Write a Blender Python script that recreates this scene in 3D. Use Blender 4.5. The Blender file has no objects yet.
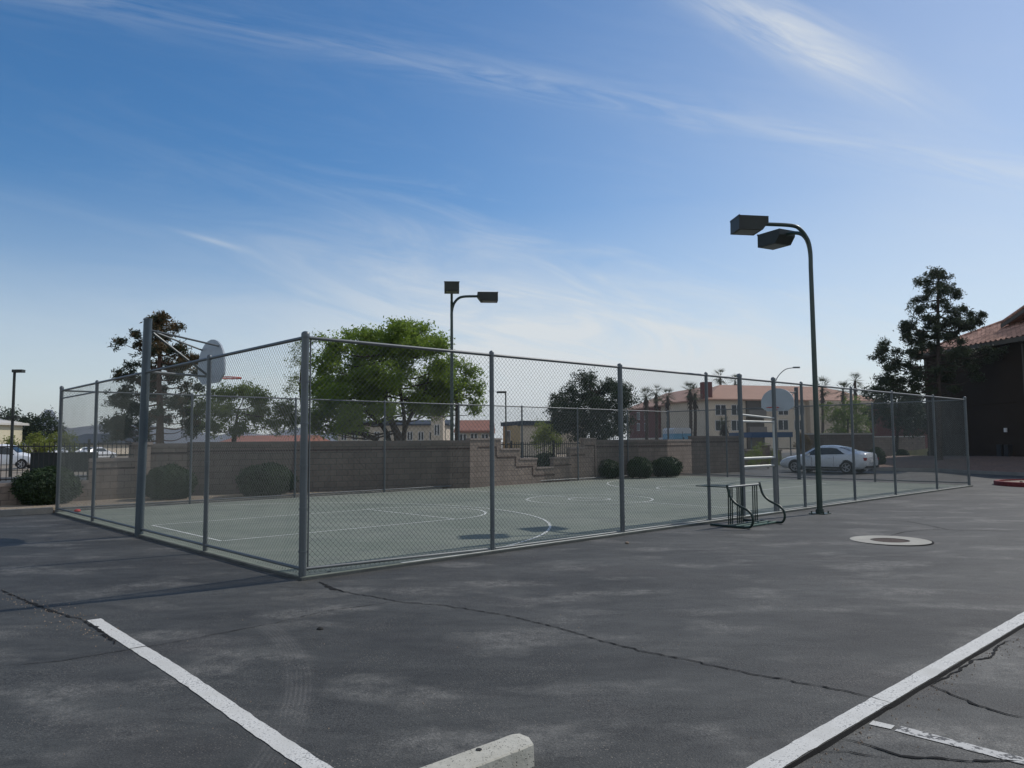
import bpy, math, random
from mathutils import Vector, Matrix, noise
random.seed(7)
R = math.radians
scene = bpy.context.scene
col = scene.collection

# ------------------------------------------------------------------ camera
F_PX, PITCH, ROLL, H = 761.22, 0.074972, -0.0073472, 1.75
cp, sp = math.cos(PITCH), math.sin(PITCH)
Fw = Vector((0, cp, sp)); R0 = Vector((1, 0, 0)); U0 = Vector((0, -sp, cp))
CR = R0 * math.cos(ROLL) + U0 * math.sin(ROLL)
CU = U0 * math.cos(ROLL) - R0 * math.sin(ROLL)
cd = bpy.data.cameras.new('camera'); cam = bpy.data.objects.new('camera', cd); col.objects.link(cam)
m = Matrix.Identity(4)
for i in range(3):
    m[i][0] = CR[i]; m[i][1] = CU[i]; m[i][2] = -Fw[i]
m[0][3], m[1][3], m[2][3] = 0, 0, H
cam.matrix_world = m
cd.sensor_width = 36; cd.lens = F_PX / 1024 * 36; cd.clip_start = 0.05; cd.clip_end = 20000
scene.camera = cam

def ray(px, py):
    return Fw * F_PX + CR * (px - 512) - CU * (py - 384)
def G(px, py, z=0.0):                      # point of height z seen at a pixel
    d = ray(px, py); t = (z - H) / d.z
    return Vector((d.x * t, d.y * t, z))
def D(px, py, depth):                      # point at a depth (metres along y) seen at a pixel
    d = ray(px, py); t = depth / d.y
    return Vector((d.x * t, d.y * t, H + d.z * t))
# court frame: u along the long side, v along the short side
YAW = 0.8244203; C0 = Vector((-2.711, 9.934, 0))
dU = Vector((math.sin(YAW), math.cos(YAW), 0)); dV = Vector((-math.cos(YAW), math.sin(YAW), 0))
def W(u, v, z=0.0):
    return C0 + dU * u + dV * v + Vector((0, 0, z))
def UV(p):
    q = Vector((p[0], p[1], 0)) - C0
    return q.dot(dU), q.dot(dV)
CL, CW, FH = 26.14, 13.06, 3.13
def sm(a, b, x):
    t = max(0, min(1, (x - a) / (b - a))); return t * t * (3 - 2 * t)
def gz(u, v):                              # gentle unevenness of the asphalt
    a = 0.014 * sm(-0.2, -1.2, v) if u > -0.5 else 0.014
    a *= 1 - sm(12, 30, abs(u)); a *= 1 - sm(4.6, 6.0, abs(v))
    return a * (math.sin(1.15 * u + .4) * math.sin(.95 * v + 1.1) + .6 * math.sin(2.3 * u - 1.3 * v) * math.sin(.7 * v))

# ------------------------------------------------------------------ node helpers
def new_mat(name):
    m = bpy.data.materials.new(name); m.use_nodes = True
    nt = m.node_tree; b = nt.nodes['Principled BSDF']
    return m, nt, b
class N:
    def __init__(s, nt): s.nt = nt
    def n(s, t, **k):
        x = s.nt.nodes.new(t)
        for a, v in k.items(): setattr(x, a, v)
        return x
    def l(s, a, b): s.nt.links.new(a, b)
    def setin(s, sock, v):
        if hasattr(v, 'links') or isinstance(v, bpy.types.NodeSocket): s.l(v, sock)
        else: sock.default_value = v
    def math(s, op, a, b=0.0, c=None, clamp=False):
        x = s.n('ShaderNodeMath', operation=op, use_clamp=clamp)
        s.setin(x.inputs[0], a); s.setin(x.inputs[1], b)
        if c is not None: s.setin(x.inputs[2], c)
        return x.outputs[0]
    def noise(s, vec, scale, detail=4, rough=.55, dist=0):
        x = s.n('ShaderNodeTexNoise'); s.l(vec, x.inputs['Vector'])
        x.inputs['Scale'].default_value = scale; x.inputs['Detail'].default_value = detail
        x.inputs['Roughness'].default_value = rough; x.inputs['Distortion'].default_value = dist
        return x.outputs['Fac']
    def ramp(s, v, a, b, lo=0.0, hi=1.0):
        x = s.n('ShaderNodeMapRange', clamp=True); s.setin(x.inputs[0], v)
        x.inputs[1].default_value = a; x.inputs[2].default_value = b
        x.inputs[3].default_value = lo; x.inputs[4].default_value = hi
        return x.outputs[0]
    def mix(s, f, a, b, blend='MIX'):
        x = s.n('ShaderNodeMix', data_type='RGBA', blend_type=blend)
        s.setin(x.inputs[0], f); s.setin(x.inputs[6], a); s.setin(x.inputs[7], b)
        return x.outputs[2]
    def mapv(s, vec, scale=(1, 1, 1), rot=(0, 0, 0), loc=(0, 0, 0)):
        x = s.n('ShaderNodeMapping'); s.l(vec, x.inputs[0])
        x.inputs['Scale'].default_value = scale; x.inputs['Rotation'].default_value = rot; x.inputs['Location'].default_value = loc
        return x.outputs[0]
    def bump(s, h, strength, dist, b):
        x = s.n('ShaderNodeBump'); x.inputs['Strength'].default_value = strength
        x.inputs['Distance'].default_value = dist; s.l(h, x.inputs['Height']); s.l(x.outputs[0], b.inputs['Normal'])
def c4(c): return (c[0], c[1], c[2], 1)

def simple(name, c, rough=.8, metal=0.0, var=.18, scale=3.0, fine=40.0, bump=0.0, spec=.3, obj=False):
    m, nt, b = new_mat(name); s = N(nt)
    if obj: vec = s.n('ShaderNodeTexCoord').outputs['Object']
    else: vec = s.n('ShaderNodeNewGeometry').outputs['Position']
    n1 = s.noise(vec, scale, 4); n2 = s.noise(vec, fine, 3)
    f = s.math('ADD', s.math('MULTIPLY', n1, .65), s.math('MULTIPLY', n2, .35))
    f = s.ramp(f, .3, .7)
    lo = tuple(x * (1 - var) for x in c); hi = tuple(min(1, x * (1 + var)) for x in c)
    s.l(s.mix(f, c4(lo), c4(hi)), b.inputs['Base Color'])
    b.inputs['Roughness'].default_value = rough; b.inputs['Metallic'].default_value = metal
    b.inputs['Specular IOR Level'].default_value = spec
    if bump: s.bump(n2, bump, .01, b)
    return m

M = {}
M['galv'] = simple('galvanised_steel', (.085, .10, .108), .38, .25, .25, 2.0, 60, spec=.75)
M['galv_rail'] = simple('weathered_rail_steel', (.12, .13, .133), .45, .3, .25, 2.0, 60, spec=.45)
M['wire'] = simple('galvanised_wire', (.135, .148, .14), .6, .3, .2, 2.0, 20)
M['pole_steel'] = simple('painted_pole_steel', (.055, .075, .09), .4, .2, .25, 1.5, 40, spec=.5)
M['dkgreen'] = simple('dark_green_paint', (.014, .034, .027), .32, 0, .3, 2, 30, spec=.6)
M['bronze'] = simple('dark_bronze_paint', (.03, .034, .03), .45, 0, .2, 3, 30)
M['lens'] = simple('lamp_lens', (.16, .17, .16), .3, 0, .1)
M['rackgreen'] = simple('rack_green_paint', (.008, .024, .018), .4, 0, .5, 6, 50, spec=.4)
M['rackpale'] = simple('worn_green_strip', (.05, .10, .08), .6, 0, .4, 6, 50)
M['concrete'] = simple('concrete', (.36, .345, .30), .9, 0, .22, 2.2, 60, bump=.3)
M['kerb'] = simple('kerb_concrete', (.22, .21, .19), .9, 0, .25, 1.2, 40, bump=.3)
M['slab_edge'] = simple('slab_edge', (.08, .085, .08), .9, 0, .35, 3, 40, bump=.3)
M['bark'] = simple('bark', (.055, .042, .034), .9, 0, .35, 6, 30, bump=.6)
M['bark_red'] = simple('pine_bark', (.10, .062, .047), .9, 0, .35, 6, 30, bump=.6)
M['board'] = simple('backboard_paint', (.40, .44, .48), .5, 0, .12, 3, 20)
M['rim'] = simple('red_rim_paint', (.45, .05, .03), .5, 0, .1)
M['red'] = simple('red_plastic', (.5, .03, .03), .5, 0, .1)
M['redkerb'] = simple('red_kerb_paint', (.17, .026, .026), .75, 0, .35, 5, 40)
M['black'] = simple('black_iron', (.02, .02, .02), .6, 0, .2)
M['rust'] = simple('rusty_iron', (.06, .042, .033), .85, .2, .45, 8, 60, bump=.4)
M['galv_bright'] = simple('bright_galvanised_rail', (.42, .43, .41), .45, .2, .15, 3, 40)
M['slate_dk'] = simple('dark_screen_wall', (.022, .027, .026), .9, 0, .3, 1, 8)
M['tyre'] = simple('tyre_rubber', (.02, .02, .02), .85, 0, .1)
M['alloy'] = simple('alloy_wheel', (.35, .36, .38), .35, .7, .1)
M['carwhite'] = simple('silver_white_car_paint', (.60, .63, .66), .25, .1, .04, spec=.6)
M['carpaint2'] = simple('white_car_paint', (.75, .76, .78), .3, 0, .04, spec=.6)
M['cardark'] = simple('dark_trim', (.025, .025, .028), .5, 0, .1)
M['glass'] = simple('dark_tinted_glass', (.015, .02, .022), .08, 0, .1, spec=.8)
M['tail'] = simple('tail_lamp_red', (.30, .015, .015), .25, 0, .1)
M['plate'] = simple('plate_white', (.6, .6, .6), .5, 0, .05)
M['cream'] = simple('cream_stucco', (.55, .50, .36), .9, 0, .08, .6, 10)
M['white_stucco'] = simple('pale_stucco', (.52, .45, .36), .9, 0, .10, .4, 8)
M['grey_stucco'] = simple('grey_beige_stucco', (.44, .37, .29), .9, 0, .10, .3, 8)
M['maroon'] = simple('maroon_stucco', (.13, .045, .04), .9, 0, .12, .3, 8)
M['yellow'] = simple('ochre_stucco', (.50, .36, .19), .9, 0, .10, .4, 8)
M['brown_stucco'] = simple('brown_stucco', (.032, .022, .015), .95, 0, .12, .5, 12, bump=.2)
M['fascia'] = simple('fascia_board', (.11, .10, .085), .8, 0, .12)
M['winframe'] = simple('white_window_frame', (.55, .55, .55), .6, 0, .05)
M['pane'] = simple('window_glass', (.03, .035, .04), .35, 0, .2, spec=.25)
M['slate'] = simple('dark_blue_grey_roof', (.035, .045, .065), .8, 0, .15, .3, 5)
M['redroof'] = simple('red_clay_roof_far', (.27, .12, .085), .9, 0, .2, .8, 6)
M['blue'] = simple('blue_paint', (.035, .075, .15), .5, 0, .1)
M['ltblue'] = simple('sky_blue_paint', (.16, .33, .45), .5, 0, .1)
M['mount'] = simple('desert_mountain', (.10, .10, .11), .95, 0, .3, .004, .02)
M['strip_white'] = simple('court_line_paint', (.52, .53, .49), .7, 0, .25, 2.5, 30)
M['whitecap'] = simple('pale_wall_cap', (.5, .48, .44), .85, 0, .1)
M['dirt_shadow_edge'] = simple('crack_and_shadow_black', (.008, .0078, .0075), 1.0, 0, .5, 6, 80)  # near-black for cracks and joints; doubles as shadow on the asphalt step
M['seam'] = simple('seam_tar', (.043, .042, .04), 1.0, 0, .4, 6, 80)
M['rock'] = simple('tan_rock', (.26, .2, .15), .95, 0, .3, 3, 30, bump=.5)
M['stain'] = simple('black_debris', (.03, .03, .028), .9, 0, .3)

def asphalt(name, k=1.0):
    m, nt, b = new_mat(name); s = N(nt)
    P = s.n('ShaderNodeNewGeometry').outputs['Position']
    base = (.0515 * k, .0515 * k, .0468 * k)
    # big blotches, streaked along the driving direction
    big = s.noise(s.mapv(P, (.32, .75, 1), (0, 0, .25)), 1.0, 5, .62, .4)
    med = s.noise(s.mapv(P, (1.0, 1.9, 1), (0, 0, .15)), 1.3, 6, .65, .3)
    pale = s.noise(s.mapv(P, (.8, 1.5, 1), (0, 0, .1), (13, 4, 0)), .95, 3, .5)
    fine = s.noise(P, 55, 4, .7)
    grit = s.n('ShaderNodeTexVoronoi'); s.l(P, grit.inputs['Vector']); grit.inputs['Scale'].default_value = 95
    c = s.mix(s.ramp(big, .35, .68), c4([x * .52 for x in base]), c4([x * 1.42 for x in base]))
    c = s.mix(s.ramp(med, .35, .7, 0, .5), c, c4([x * 1.45 for x in base]))
    c = s.mix(s.ramp(s.noise(s.mapv(P, (1, 2.2, 1), (0, 0, .2), (3, 9, 0)), 2.6, 5, .7), .45, .66, 0, .5), c, c4([x * .45 for x in base]))
    pm = s.math('MULTIPLY', s.ramp(pale, .52, .66, 0, .8), s.math('MULTIPLY', s.ramp(s.noise(P, 7, 6, .7), .35, .58, .1, 1), s.ramp(s.noise(P, 45, 3, .7), .3, .6, .3, 1)))
    c = s.mix(pm, c, (.175 * k, .168 * k, .150 * k, 1))
    # worn reddish brown tinge in places
    c = s.mix(s.ramp(s.noise(P, .55, 3, .5), .55, .75, 0, .30), c, (.085 * k, .072 * k, .064 * k, 1))
    f = s.math('MULTIPLY', s.ramp(fine, .32, .70, .60, 1.5), s.ramp(grit.outputs['Distance'], 0, .8, 1.42, .62))
    patch = s.ramp(s.noise(P, 1.1, 3), .45, .62)          # coarse aggregate exposed here and there
    f = s.math('ADD', s.math('MULTIPLY', s.math('SUBTRACT', f, 1.0), s.math('ADD', s.math('MULTIPLY', patch, .75), .45)), 1.0)
    # scattered pale grains
    v2 = s.n('ShaderNodeTexVoronoi'); s.l(P, v2.inputs['Vector']); v2.inputs['Scale'].default_value = 48
    spk = s.math('MULTIPLY', s.ramp(v2.outputs['Distance'], .24, .12), s.ramp(s.noise(P, 1.3, 4), .44, .62))
    v3 = s.n('ShaderNodeTexVoronoi'); s.l(P, v3.inputs['Vector']); v3.inputs['Scale'].default_value = 2.3
    drip = s.math('MULTIPLY', s.ramp(s.math('ADD', v3.outputs['Distance'], s.math('MULTIPLY', s.math('SUBTRACT', fine, .5), .08)), .10, .05, 0, .55), s.ramp(s.noise(P, .8, 2), .5, .6))
    c = s.mix(drip, c, (.018, .018, .018, 1))
    # tyre scuff : an arc of worn surface
    sx = s.n('ShaderNodeSeparateXYZ'); s.l(P, sx.inputs[0])
    a0, a1, a2 = G(276, 624), G(316, 690), G(288, 765)
    ax, ay, bx, by, cx_, cy_ = a0.x, a0.y, a1.x, a1.y, a2.x, a2.y
    d_ = 2 * (ax * (by - cy_) + bx * (cy_ - ay) + cx_ * (ay - by))
    ux = ((ax * ax + ay * ay) * (by - cy_) + (bx * bx + by * by) * (cy_ - ay) + (cx_ * cx_ + cy_ * cy_) * (ay - by)) / d_
    uy = ((ax * ax + ay * ay) * (cx_ - bx) + (bx * bx + by * by) * (ax - cx_) + (cx_ * cx_ + cy_ * cy_) * (bx - ax)) / d_
    rr = math.hypot(ax - ux, ay - uy)
    dx = s.math('SUBTRACT', sx.outputs[0], ux); dy = s.math('SUBTRACT', sx.outputs[1], uy)
    dist = s.math('SQRT', s.math('ADD', s.math('MULTIPLY', dx, dx), s.math('MULTIPLY', dy, dy)))
    dd = s.math('ABSOLUTE', s.math('SUBTRACT', dist, rr - .12))
    arc = s.ramp(dd, .13, .07, 0, 1)
    arc = s.math('MULTIPLY', arc, s.ramp(s.math('SINE', s.math('MULTIPLY', dist, 190)), -1, 1, .35, 1))
    arc = s.math('MULTIPLY', arc, s.ramp(s.noise(P, 5, 4), .35, .62, .1, .75))
    inx = s.math('MULTIPLY', s.ramp(sx.outputs[0], ux - .2, ux + .1) if bx > ux else s.ramp(sx.outputs[0], ux + .2, ux - .1), s.ramp(sx.outputs[1], 7.7, 7.2))
    c = s.mix(s.math('MULTIPLY', s.math('MULTIPLY', arc, inx), .5), c, (.17, .16, .145, 1))
    vm = s.n('ShaderNodeVectorMath', operation='SCALE'); s.l(c, vm.inputs[0]); s.l(f, vm.inputs['Scale'])
    c = s.mix(s.math('MULTIPLY', spk, .75), vm.outputs[0], (.25, .22, .18, 1))
    s.l(c, b.inputs['Base Color']); b.inputs['Roughness'].default_value = .72
    b.inputs['Specular IOR Level'].default_value = .38
    h = s.math('ADD', s.math('MULTIPLY', grit.outputs['Distance'], .6), fine)
    s.bump(h, .55, .006, b)
    return m
M['asphalt'] = asphalt('asphalt')
M['asphalt2'] = asphalt('older_asphalt', 1.14)

def court_mat():
    m, nt, b = new_mat('green_court_surface'); s = N(nt)
    P = s.n('ShaderNodeNewGeometry').outputs['Position']
    n1 = s.noise(P, .35, 5, .6); n2 = s.noise(P, 2.2, 5, .6); n3 = s.noise(P, 60, 3)
    c = s.mix(s.ramp(n1, .35, .65), (.130, .152, .116, 1), (.190, .208, .164, 1))
    c = s.mix(s.ramp(n2, .5, .75, 0, .4), c, (.205, .21, .175, 1))
    c = s.mix(s.ramp(n3, .3, .7, 0, .3), c, (.12, .145, .115, 1))
    n4 = s.noise(s.mapv(P, (1, 1, 1), (0, 0, .8), (3, 3, 0)), .9, 6, .7)
    c = s.mix(s.ramp(n4, .50, .60, 0, .5), c, (.11, .125, .105, 1))
    n5 = s.noise(s.mapv(P, (.3, 3, 1), (0, 0, -.75)), 1.2, 5, .7)
    c = s.mix(s.ramp(n5, .5, .66, 0, .5), c, (.22, .225, .19, 1))
    s.l(c, b.inputs['Base Color']); b.inputs['Roughness'].default_value = .85
    s.bump(n3, .25, .004, b)
    return m
M['court'] = court_mat()

def paint_mat():
    m, nt, b = new_mat('worn_road_paint'); s = N(nt)
    P = s.n('ShaderNodeNewGeometry').outputs['Position']
    n = s.noise(P, 75, 4, .75); n0 = s.noise(P, 4, 4)
    c = s.mix(s.ramp(n0, .3, .7), (.50, .49, .45, 1), (.66, .65, .61, 1))
    hole = s.ramp(s.math('ADD', s.math('MULTIPLY', n, .8), s.math('MULTIPLY', n0, .3)), .605, .65)
    c = s.mix(s.math('MULTIPLY', hole, .85), c, (.1, .1, .1, 1))
    s.l(c, b.inputs['Base Color']); b.inputs['Roughness'].default_value = .8
    s.bump(n, .4, .004, b)
    return m
M['paint'] = paint_mat()

def faded_paint():
    m, nt, b = new_mat('flaking_road_paint'); s = N(nt)
    P = s.n('ShaderNodeNewGeometry').outputs['Position']
    n = s.noise(P, 22, 5, .7)
    c = s.mix(s.ramp(n, .50, .56), (.50, .49, .46, 1), (.085, .085, .085, 1))
    s.l(c, b.inputs['Base Color']); b.inputs['Roughness'].default_value = .85
    return m
M['paint_faded'] = faded_paint()

def gravel_mat(name, c1, c2, c3, sc=28):
    m, nt, b = new_mat(name); s = N(nt)
    P = s.n('ShaderNodeNewGeometry').outputs['Position']
    v = s.n('ShaderNodeTexVoronoi'); s.l(P, v.inputs['Vector']); v.inputs['Scale'].default_value = sc
    sep = s.n('ShaderNodeSeparateColor'); s.l(v.outputs['Color'], sep.inputs[0])
    c = s.mix(sep.outputs[0], c4(c1), c4(c2))
    c = s.mix(s.ramp(s.noise(P, .9, 4), .45, .65, 0, .7), c, c4(c3))
    s.l(c, b.inputs['Base Color']); b.inputs['Roughness'].default_value = .95
    s.bump(v.outputs['Distance'], .8, .02, b)
    return m
M['gravel'] = gravel_mat('tan_gravel', (.19, .15, .115), (.34, .28, .21), (.20, .16, .12))
M['redsoil'] = gravel_mat('red_brown_gravel', (.12, .075, .055), (.22, .14, .10), (.13, .09, .07), 18)
M['ground'] = gravel_mat('desert_ground', (.2, .17, .13), (.25, .21, .16), (.18, .15, .12), 1.2)
M['drygrass'] = gravel_mat('dry_grass', (.16, .15, .06), (.26, .24, .11), (.12, .13, .05), 30)

def block_mat(name, c, mort, k=1.0, bw=.40, bh=.20):
    m, nt, b = new_mat(name); s = N(nt)
    T = s.n('ShaderNodeTexCoord').outputs['Object']
    sx = s.n('ShaderNodeSeparateXYZ'); s.l(T, sx.inputs[0])
    cb = s.n('ShaderNodeCombineXYZ'); s.l(s.math('ADD', sx.outputs[0], sx.outputs[1]), cb.inputs[0]); s.l(sx.outputs[2], cb.inputs[1])
    br = s.n('ShaderNodeTexBrick'); s.l(cb.outputs[0], br.inputs['Vector'])
    br.inputs['Scale'].default_value = 1; br.inputs['Brick Width'].default_value = bw; br.inputs['Row Height'].default_value = bh
    br.inputs['Mortar Size'].default_value = .010; br.inputs['Mortar Smooth'].default_value = .3
    br.inputs['Color1'].default_value = c4([x * .88 for x in c]); br.inputs['Color2'].default_value = c4([x * 1.12 for x in c])
    br.inputs['Mortar'].default_value = c4(mort)
    n = s.noise(T, 14, 4, .7); n1 = s.noise(T, .7, 4, .6)
    f = s.math('MULTIPLY', s.ramp(n, .3, .7, .88, 1.12), s.ramp(n1, .3, .7, .84, 1.16))
    vm = s.n('ShaderNodeVectorMath', operation='SCALE'); s.l(br.outputs['Color'], vm.inputs[0]); s.l(f, vm.inputs['Scale'])
    strk = s.ramp(s.noise(s.mapv(T, (5, 5, .5)), 1.0, 4, .6), .48, .68, 0, .35)
    foot = s.math('MULTIPLY', s.ramp(s.math('ADD', sx.outputs[2], s.math('MULTIPLY', n, .3)), .55, .12), .35)
    cw = s.mix(s.math('ADD', strk, foot), vm.outputs[0], c4([x * .55 for x in c]))
    s.l(cw, b.inputs['Base Color']); b.inputs['Roughness'].default_value = .95
    s.bump(s.math('SUBTRACT', s.math('MULTIPLY', n, .3), br.outputs['Fac']), .5, .01, b)
    return m
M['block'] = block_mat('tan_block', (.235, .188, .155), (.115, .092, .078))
M['block_dk'] = block_mat('brown_shaded_block', (.155, .128, .108), (.07, .06, .052))  # tan block darkened for the shaded walls; plain brown behind the car
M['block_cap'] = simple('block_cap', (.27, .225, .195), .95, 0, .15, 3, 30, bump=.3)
M['block_cap_dk'] = simple('shaded_block_cap', (.16, .135, .12), .95, 0, .15, 3, 30, bump=.3)  # cap colour darkened to go with the shaded walls
M['groove'] = simple('dark_block_band', (.075, .055, .048), .95, 0, .15)

def tile_mat(name, c, var=.25, per=.28, row=.38):
    m, nt, b = new_mat(name); s = N(nt)
    T = s.n('ShaderNodeTexCoord').outputs['Object']
    br = s.n('ShaderNodeTexBrick'); s.l(T, br.inputs['Vector']); br.offset = 0
    br.inputs['Scale'].default_value = 1; br.inputs['Brick Width'].default_value = per; br.inputs['Row Height'].default_value = row
    br.inputs['Mortar Size'].default_value = .02
    br.inputs['Color1'].default_value = c4([x * (1 - var) for x in c]); br.inputs['Color2'].default_value = c4([min(1, x * (1 + var)) for x in c])
    br.inputs['Mortar'].default_value = c4([x * .55 for x in c])
    n = s.noise(T, 1.2, 5)
    c_ = s.mix(s.ramp(n, .4, .7, 0, .4), br.outputs['Color'], c4([x * .7 for x in c]))
    s.l(c_, b.inputs['Base Color']); b.inputs['Roughness'].default_value = .9
    s.bump(br.outputs['Fac'], -.6, .03, b)
    return m
M['tile'] = tile_mat('clay_barrel_tile', (.52, .30, .22))
M['tile_far'] = tile_mat('pale_clay_roof', (.40, .235, .17), .1, .8, .5)

def leaf_mat(name, c, c2, trans=.35):
    m = bpy.data.materials.new(name); m.use_nodes = True; nt = m.node_tree; s = N(nt)
    nt.nodes.clear()
    out = s.n('ShaderNodeOutputMaterial')
    geo = s.n('ShaderNodeNewGeometry')
    rnd = geo.outputs['Random Per Island']
    big = s.noise(geo.outputs['Position'], 1.3, 2)
    f = s.math('ADD', s.math('MULTIPLY', rnd, .6), s.ramp(big, .35, .65, 0, .4))
    cc = s.mix(f, c4(c), c4(c2))
    d = s.n('ShaderNodeBsdfPrincipled'); s.l(cc, d.inputs['Base Color']); d.inputs['Roughness'].default_value = .6
    d.inputs['Specular IOR Level'].default_value = .25
    t = s.n('ShaderNodeBsdfTranslucent')
    s.l(s.mix(.5, cc, (.30, .42, .05, 1)) if trans > .3 else cc, t.inputs[0])
    mx = s.n('ShaderNodeMixShader'); mx.inputs[0].default_value = trans
    s.l(d.outputs[0], mx.inputs[1]); s.l(t.outputs[0], mx.inputs[2]); s.l(mx.outputs[0], out.inputs[0])
    return m
M['leaf_bright'] = leaf_mat('bright_green_leaf', (.085, .135, .022), (.18, .26, .045), .48)
M['leaf_mid'] = leaf_mat('grey_green_leaf', (.05, .08, .03), (.10, .135, .05), .40)
M['leaf_pale'] = leaf_mat('pale_sparse_leaf', (.09, .11, .05), (.16, .18, .08), .4)
M['leaf_dark'] = leaf_mat('dark_green_leaf', (.018, .032, .016), (.04, .062, .028), .25)
M['needle'] = leaf_mat('pine_needle', (.028, .042, .026), (.07, .09, .045), .25)
M['needle_brown'] = leaf_mat('browning_pine_needle', (.06, .05, .022), (.16, .105, .05), .3)
M['bushleaf'] = leaf_mat('clipped_bush_leaf', (.011, .022, .009), (.045, .078, .028), .2)
M['palmleaf'] = leaf_mat('palm_leaf', (.04, .055, .03), (.09, .10, .05), .2)
M['yleaf'] = leaf_mat('yellow_green_leaf', (.09, .11, .02), (.2, .2, .05), .35)

# ------------------------------------------------------------------ mesh builder
WM = {}                                        # world matrix of each thing root
class MB:
    def __init__(s): s.v = []; s.f = []
    def add(s, vs, fs):
        o = len(s.v); s.v += [tuple(x) for x in vs]; s.f += [tuple(i + o for i in f) for f in fs]; return s
    def box(s, x0, x1, y0, y1, z0, z1, M_=None):
        vs = [Vector((x, y, z)) for z in (z0, z1) for x, y in ((x0, y0), (x1, y0), (x1, y1), (x0, y1))]
        if M_: vs = [M_ @ v for v in vs]
        return s.add(vs, [(3, 2, 1, 0), (4, 5, 6, 7), (0, 1, 5, 4), (1, 2, 6, 5), (2, 3, 7, 6), (3, 0, 4, 7)])
    def tube(s, pts, r, n=8, caps=True):
        pts = [Vector(p) for p in pts]; k = len(pts)
        rs = r if isinstance(r, (list, tuple)) else [r] * k
        up = None; rings = []
        for i, p in enumerate(pts):
            t = (pts[min(i + 1, k - 1)] - pts[max(i - 1, 0)]).normalized()
            if up is None: up = Vector((0, 0, 1)) if abs(t.z) < .9 else Vector((1, 0, 0))
            a = t.cross(up).normalized(); up = a.cross(t).normalized()
            rings.append([p + (a * math.cos(2 * math.pi * j / n) + up * math.sin(2 * math.pi * j / n)) * rs[i] for j in range(n)])
        vs = [q for g in rings for q in g]; fs = []
        for i in range(k - 1):
            for j in range(n):
                fs.append((i * n + j, i * n + (j + 1) % n, (i + 1) * n + (j + 1) % n, (i + 1) * n + j))
        if caps: fs += [tuple(range(n))[::-1], tuple((k - 1) * n + j for j in range(n))]
        return s.add(vs, fs)
    def prism(s, pts, off):                     # outline (list of Vectors) extruded by a vector
        n = len(pts); off = Vector(off); pts = [Vector(p) for p in pts]
        vs = pts + [p + off for p in pts]
        fs = [tuple(range(n))[::-1], tuple(range(n, 2 * n))] + [(i, (i + 1) % n, (i + 1) % n + n, i + n) for i in range(n)]
        return s.add(vs, fs)
    def lathe(s, prof, c=(0, 0, 0), n=24):
        vs = []; c = Vector(c)
        for r, z in prof:
            for j in range(n):
                a = 2 * math.pi * j / n; vs.append(c + Vector((r * math.cos(a), r * math.sin(a), z)))
        fs = []
        for i in range(len(prof) - 1):
            for j in range(n): fs.append((i * n + j, i * n + (j + 1) % n, (i + 1) * n + (j + 1) % n, (i + 1) * n + j))
        return s.add(vs, fs)
    def build(s, name, mat, parent=None, world=False, smooth=False):
        me = bpy.data.meshes.new(name)
        vs = s.v
        if parent is not None and world:
            inv = WM[root_of(parent)].inverted(); vs = [tuple(inv @ Vector(v)) for v in vs]
        me.from_pydata(vs, [], s.f); me.materials.append(M[mat] if isinstance(mat, str) else mat)
        me.validate()
        if smooth: me.polygons.foreach_set('use_smooth', [True] * len(me.polygons))
        me.update()
        o = bpy.data.objects.new(name, me); col.objects.link(o)
        if parent is not None: o.parent = parent; PAR[o.name] = root_of(parent)
        return o
PAR = {}
def root_of(o): return PAR.get(o.name, o.name)
def tag(o, label, cat, group=None):
    o['label'] = label; o['category'] = cat
    if group: o['group'] = group
    return o
def struct(o, kind='structure'): o['kind'] = kind; return o
def thing(name, label, cat, loc=(0, 0, 0), rot=0.0, group=None):
    o = bpy.data.objects.new(name, None); col.objects.link(o); o.empty_display_size = .2
    o.location = loc; o.rotation_euler = (0, 0, rot)
    WM[o.name] = Matrix.Translation(Vector(loc)) @ Matrix.Rotation(rot, 4, 'Z')
    PAR[o.name] = o.name
    return tag(o, label, cat, group)
def copy_tree(o, parent=None):
    c = o.copy(); col.objects.link(c); c.parent = parent
    for ch in list(o.children): copy_tree(ch, c)
    return c
def smooth_angle(o, deg=40):
    me = o.data; me.polygons.foreach_set('use_smooth', [True] * len(me.polygons))
    try: me.set_sharp_from_angle(angle=R(deg))
    except Exception: pass
def catmull(p, n=6):
    out = []; p = [Vector(x) for x in p]
    for i in range(len(p) - 1):
        a = p[max(i - 1, 0)]; b = p[i]; c = p[i + 1]; d = p[min(i + 2, len(p) - 1)]
        for k in range(n):
            t = k / n
            out.append(.5 * ((2 * b) + (c - a) * t + (2 * a - 5 * b + 4 * c - d) * t * t + (3 * b - a - 3 * c + d) * t ** 3))
    out.append(p[-1]); return out

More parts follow.
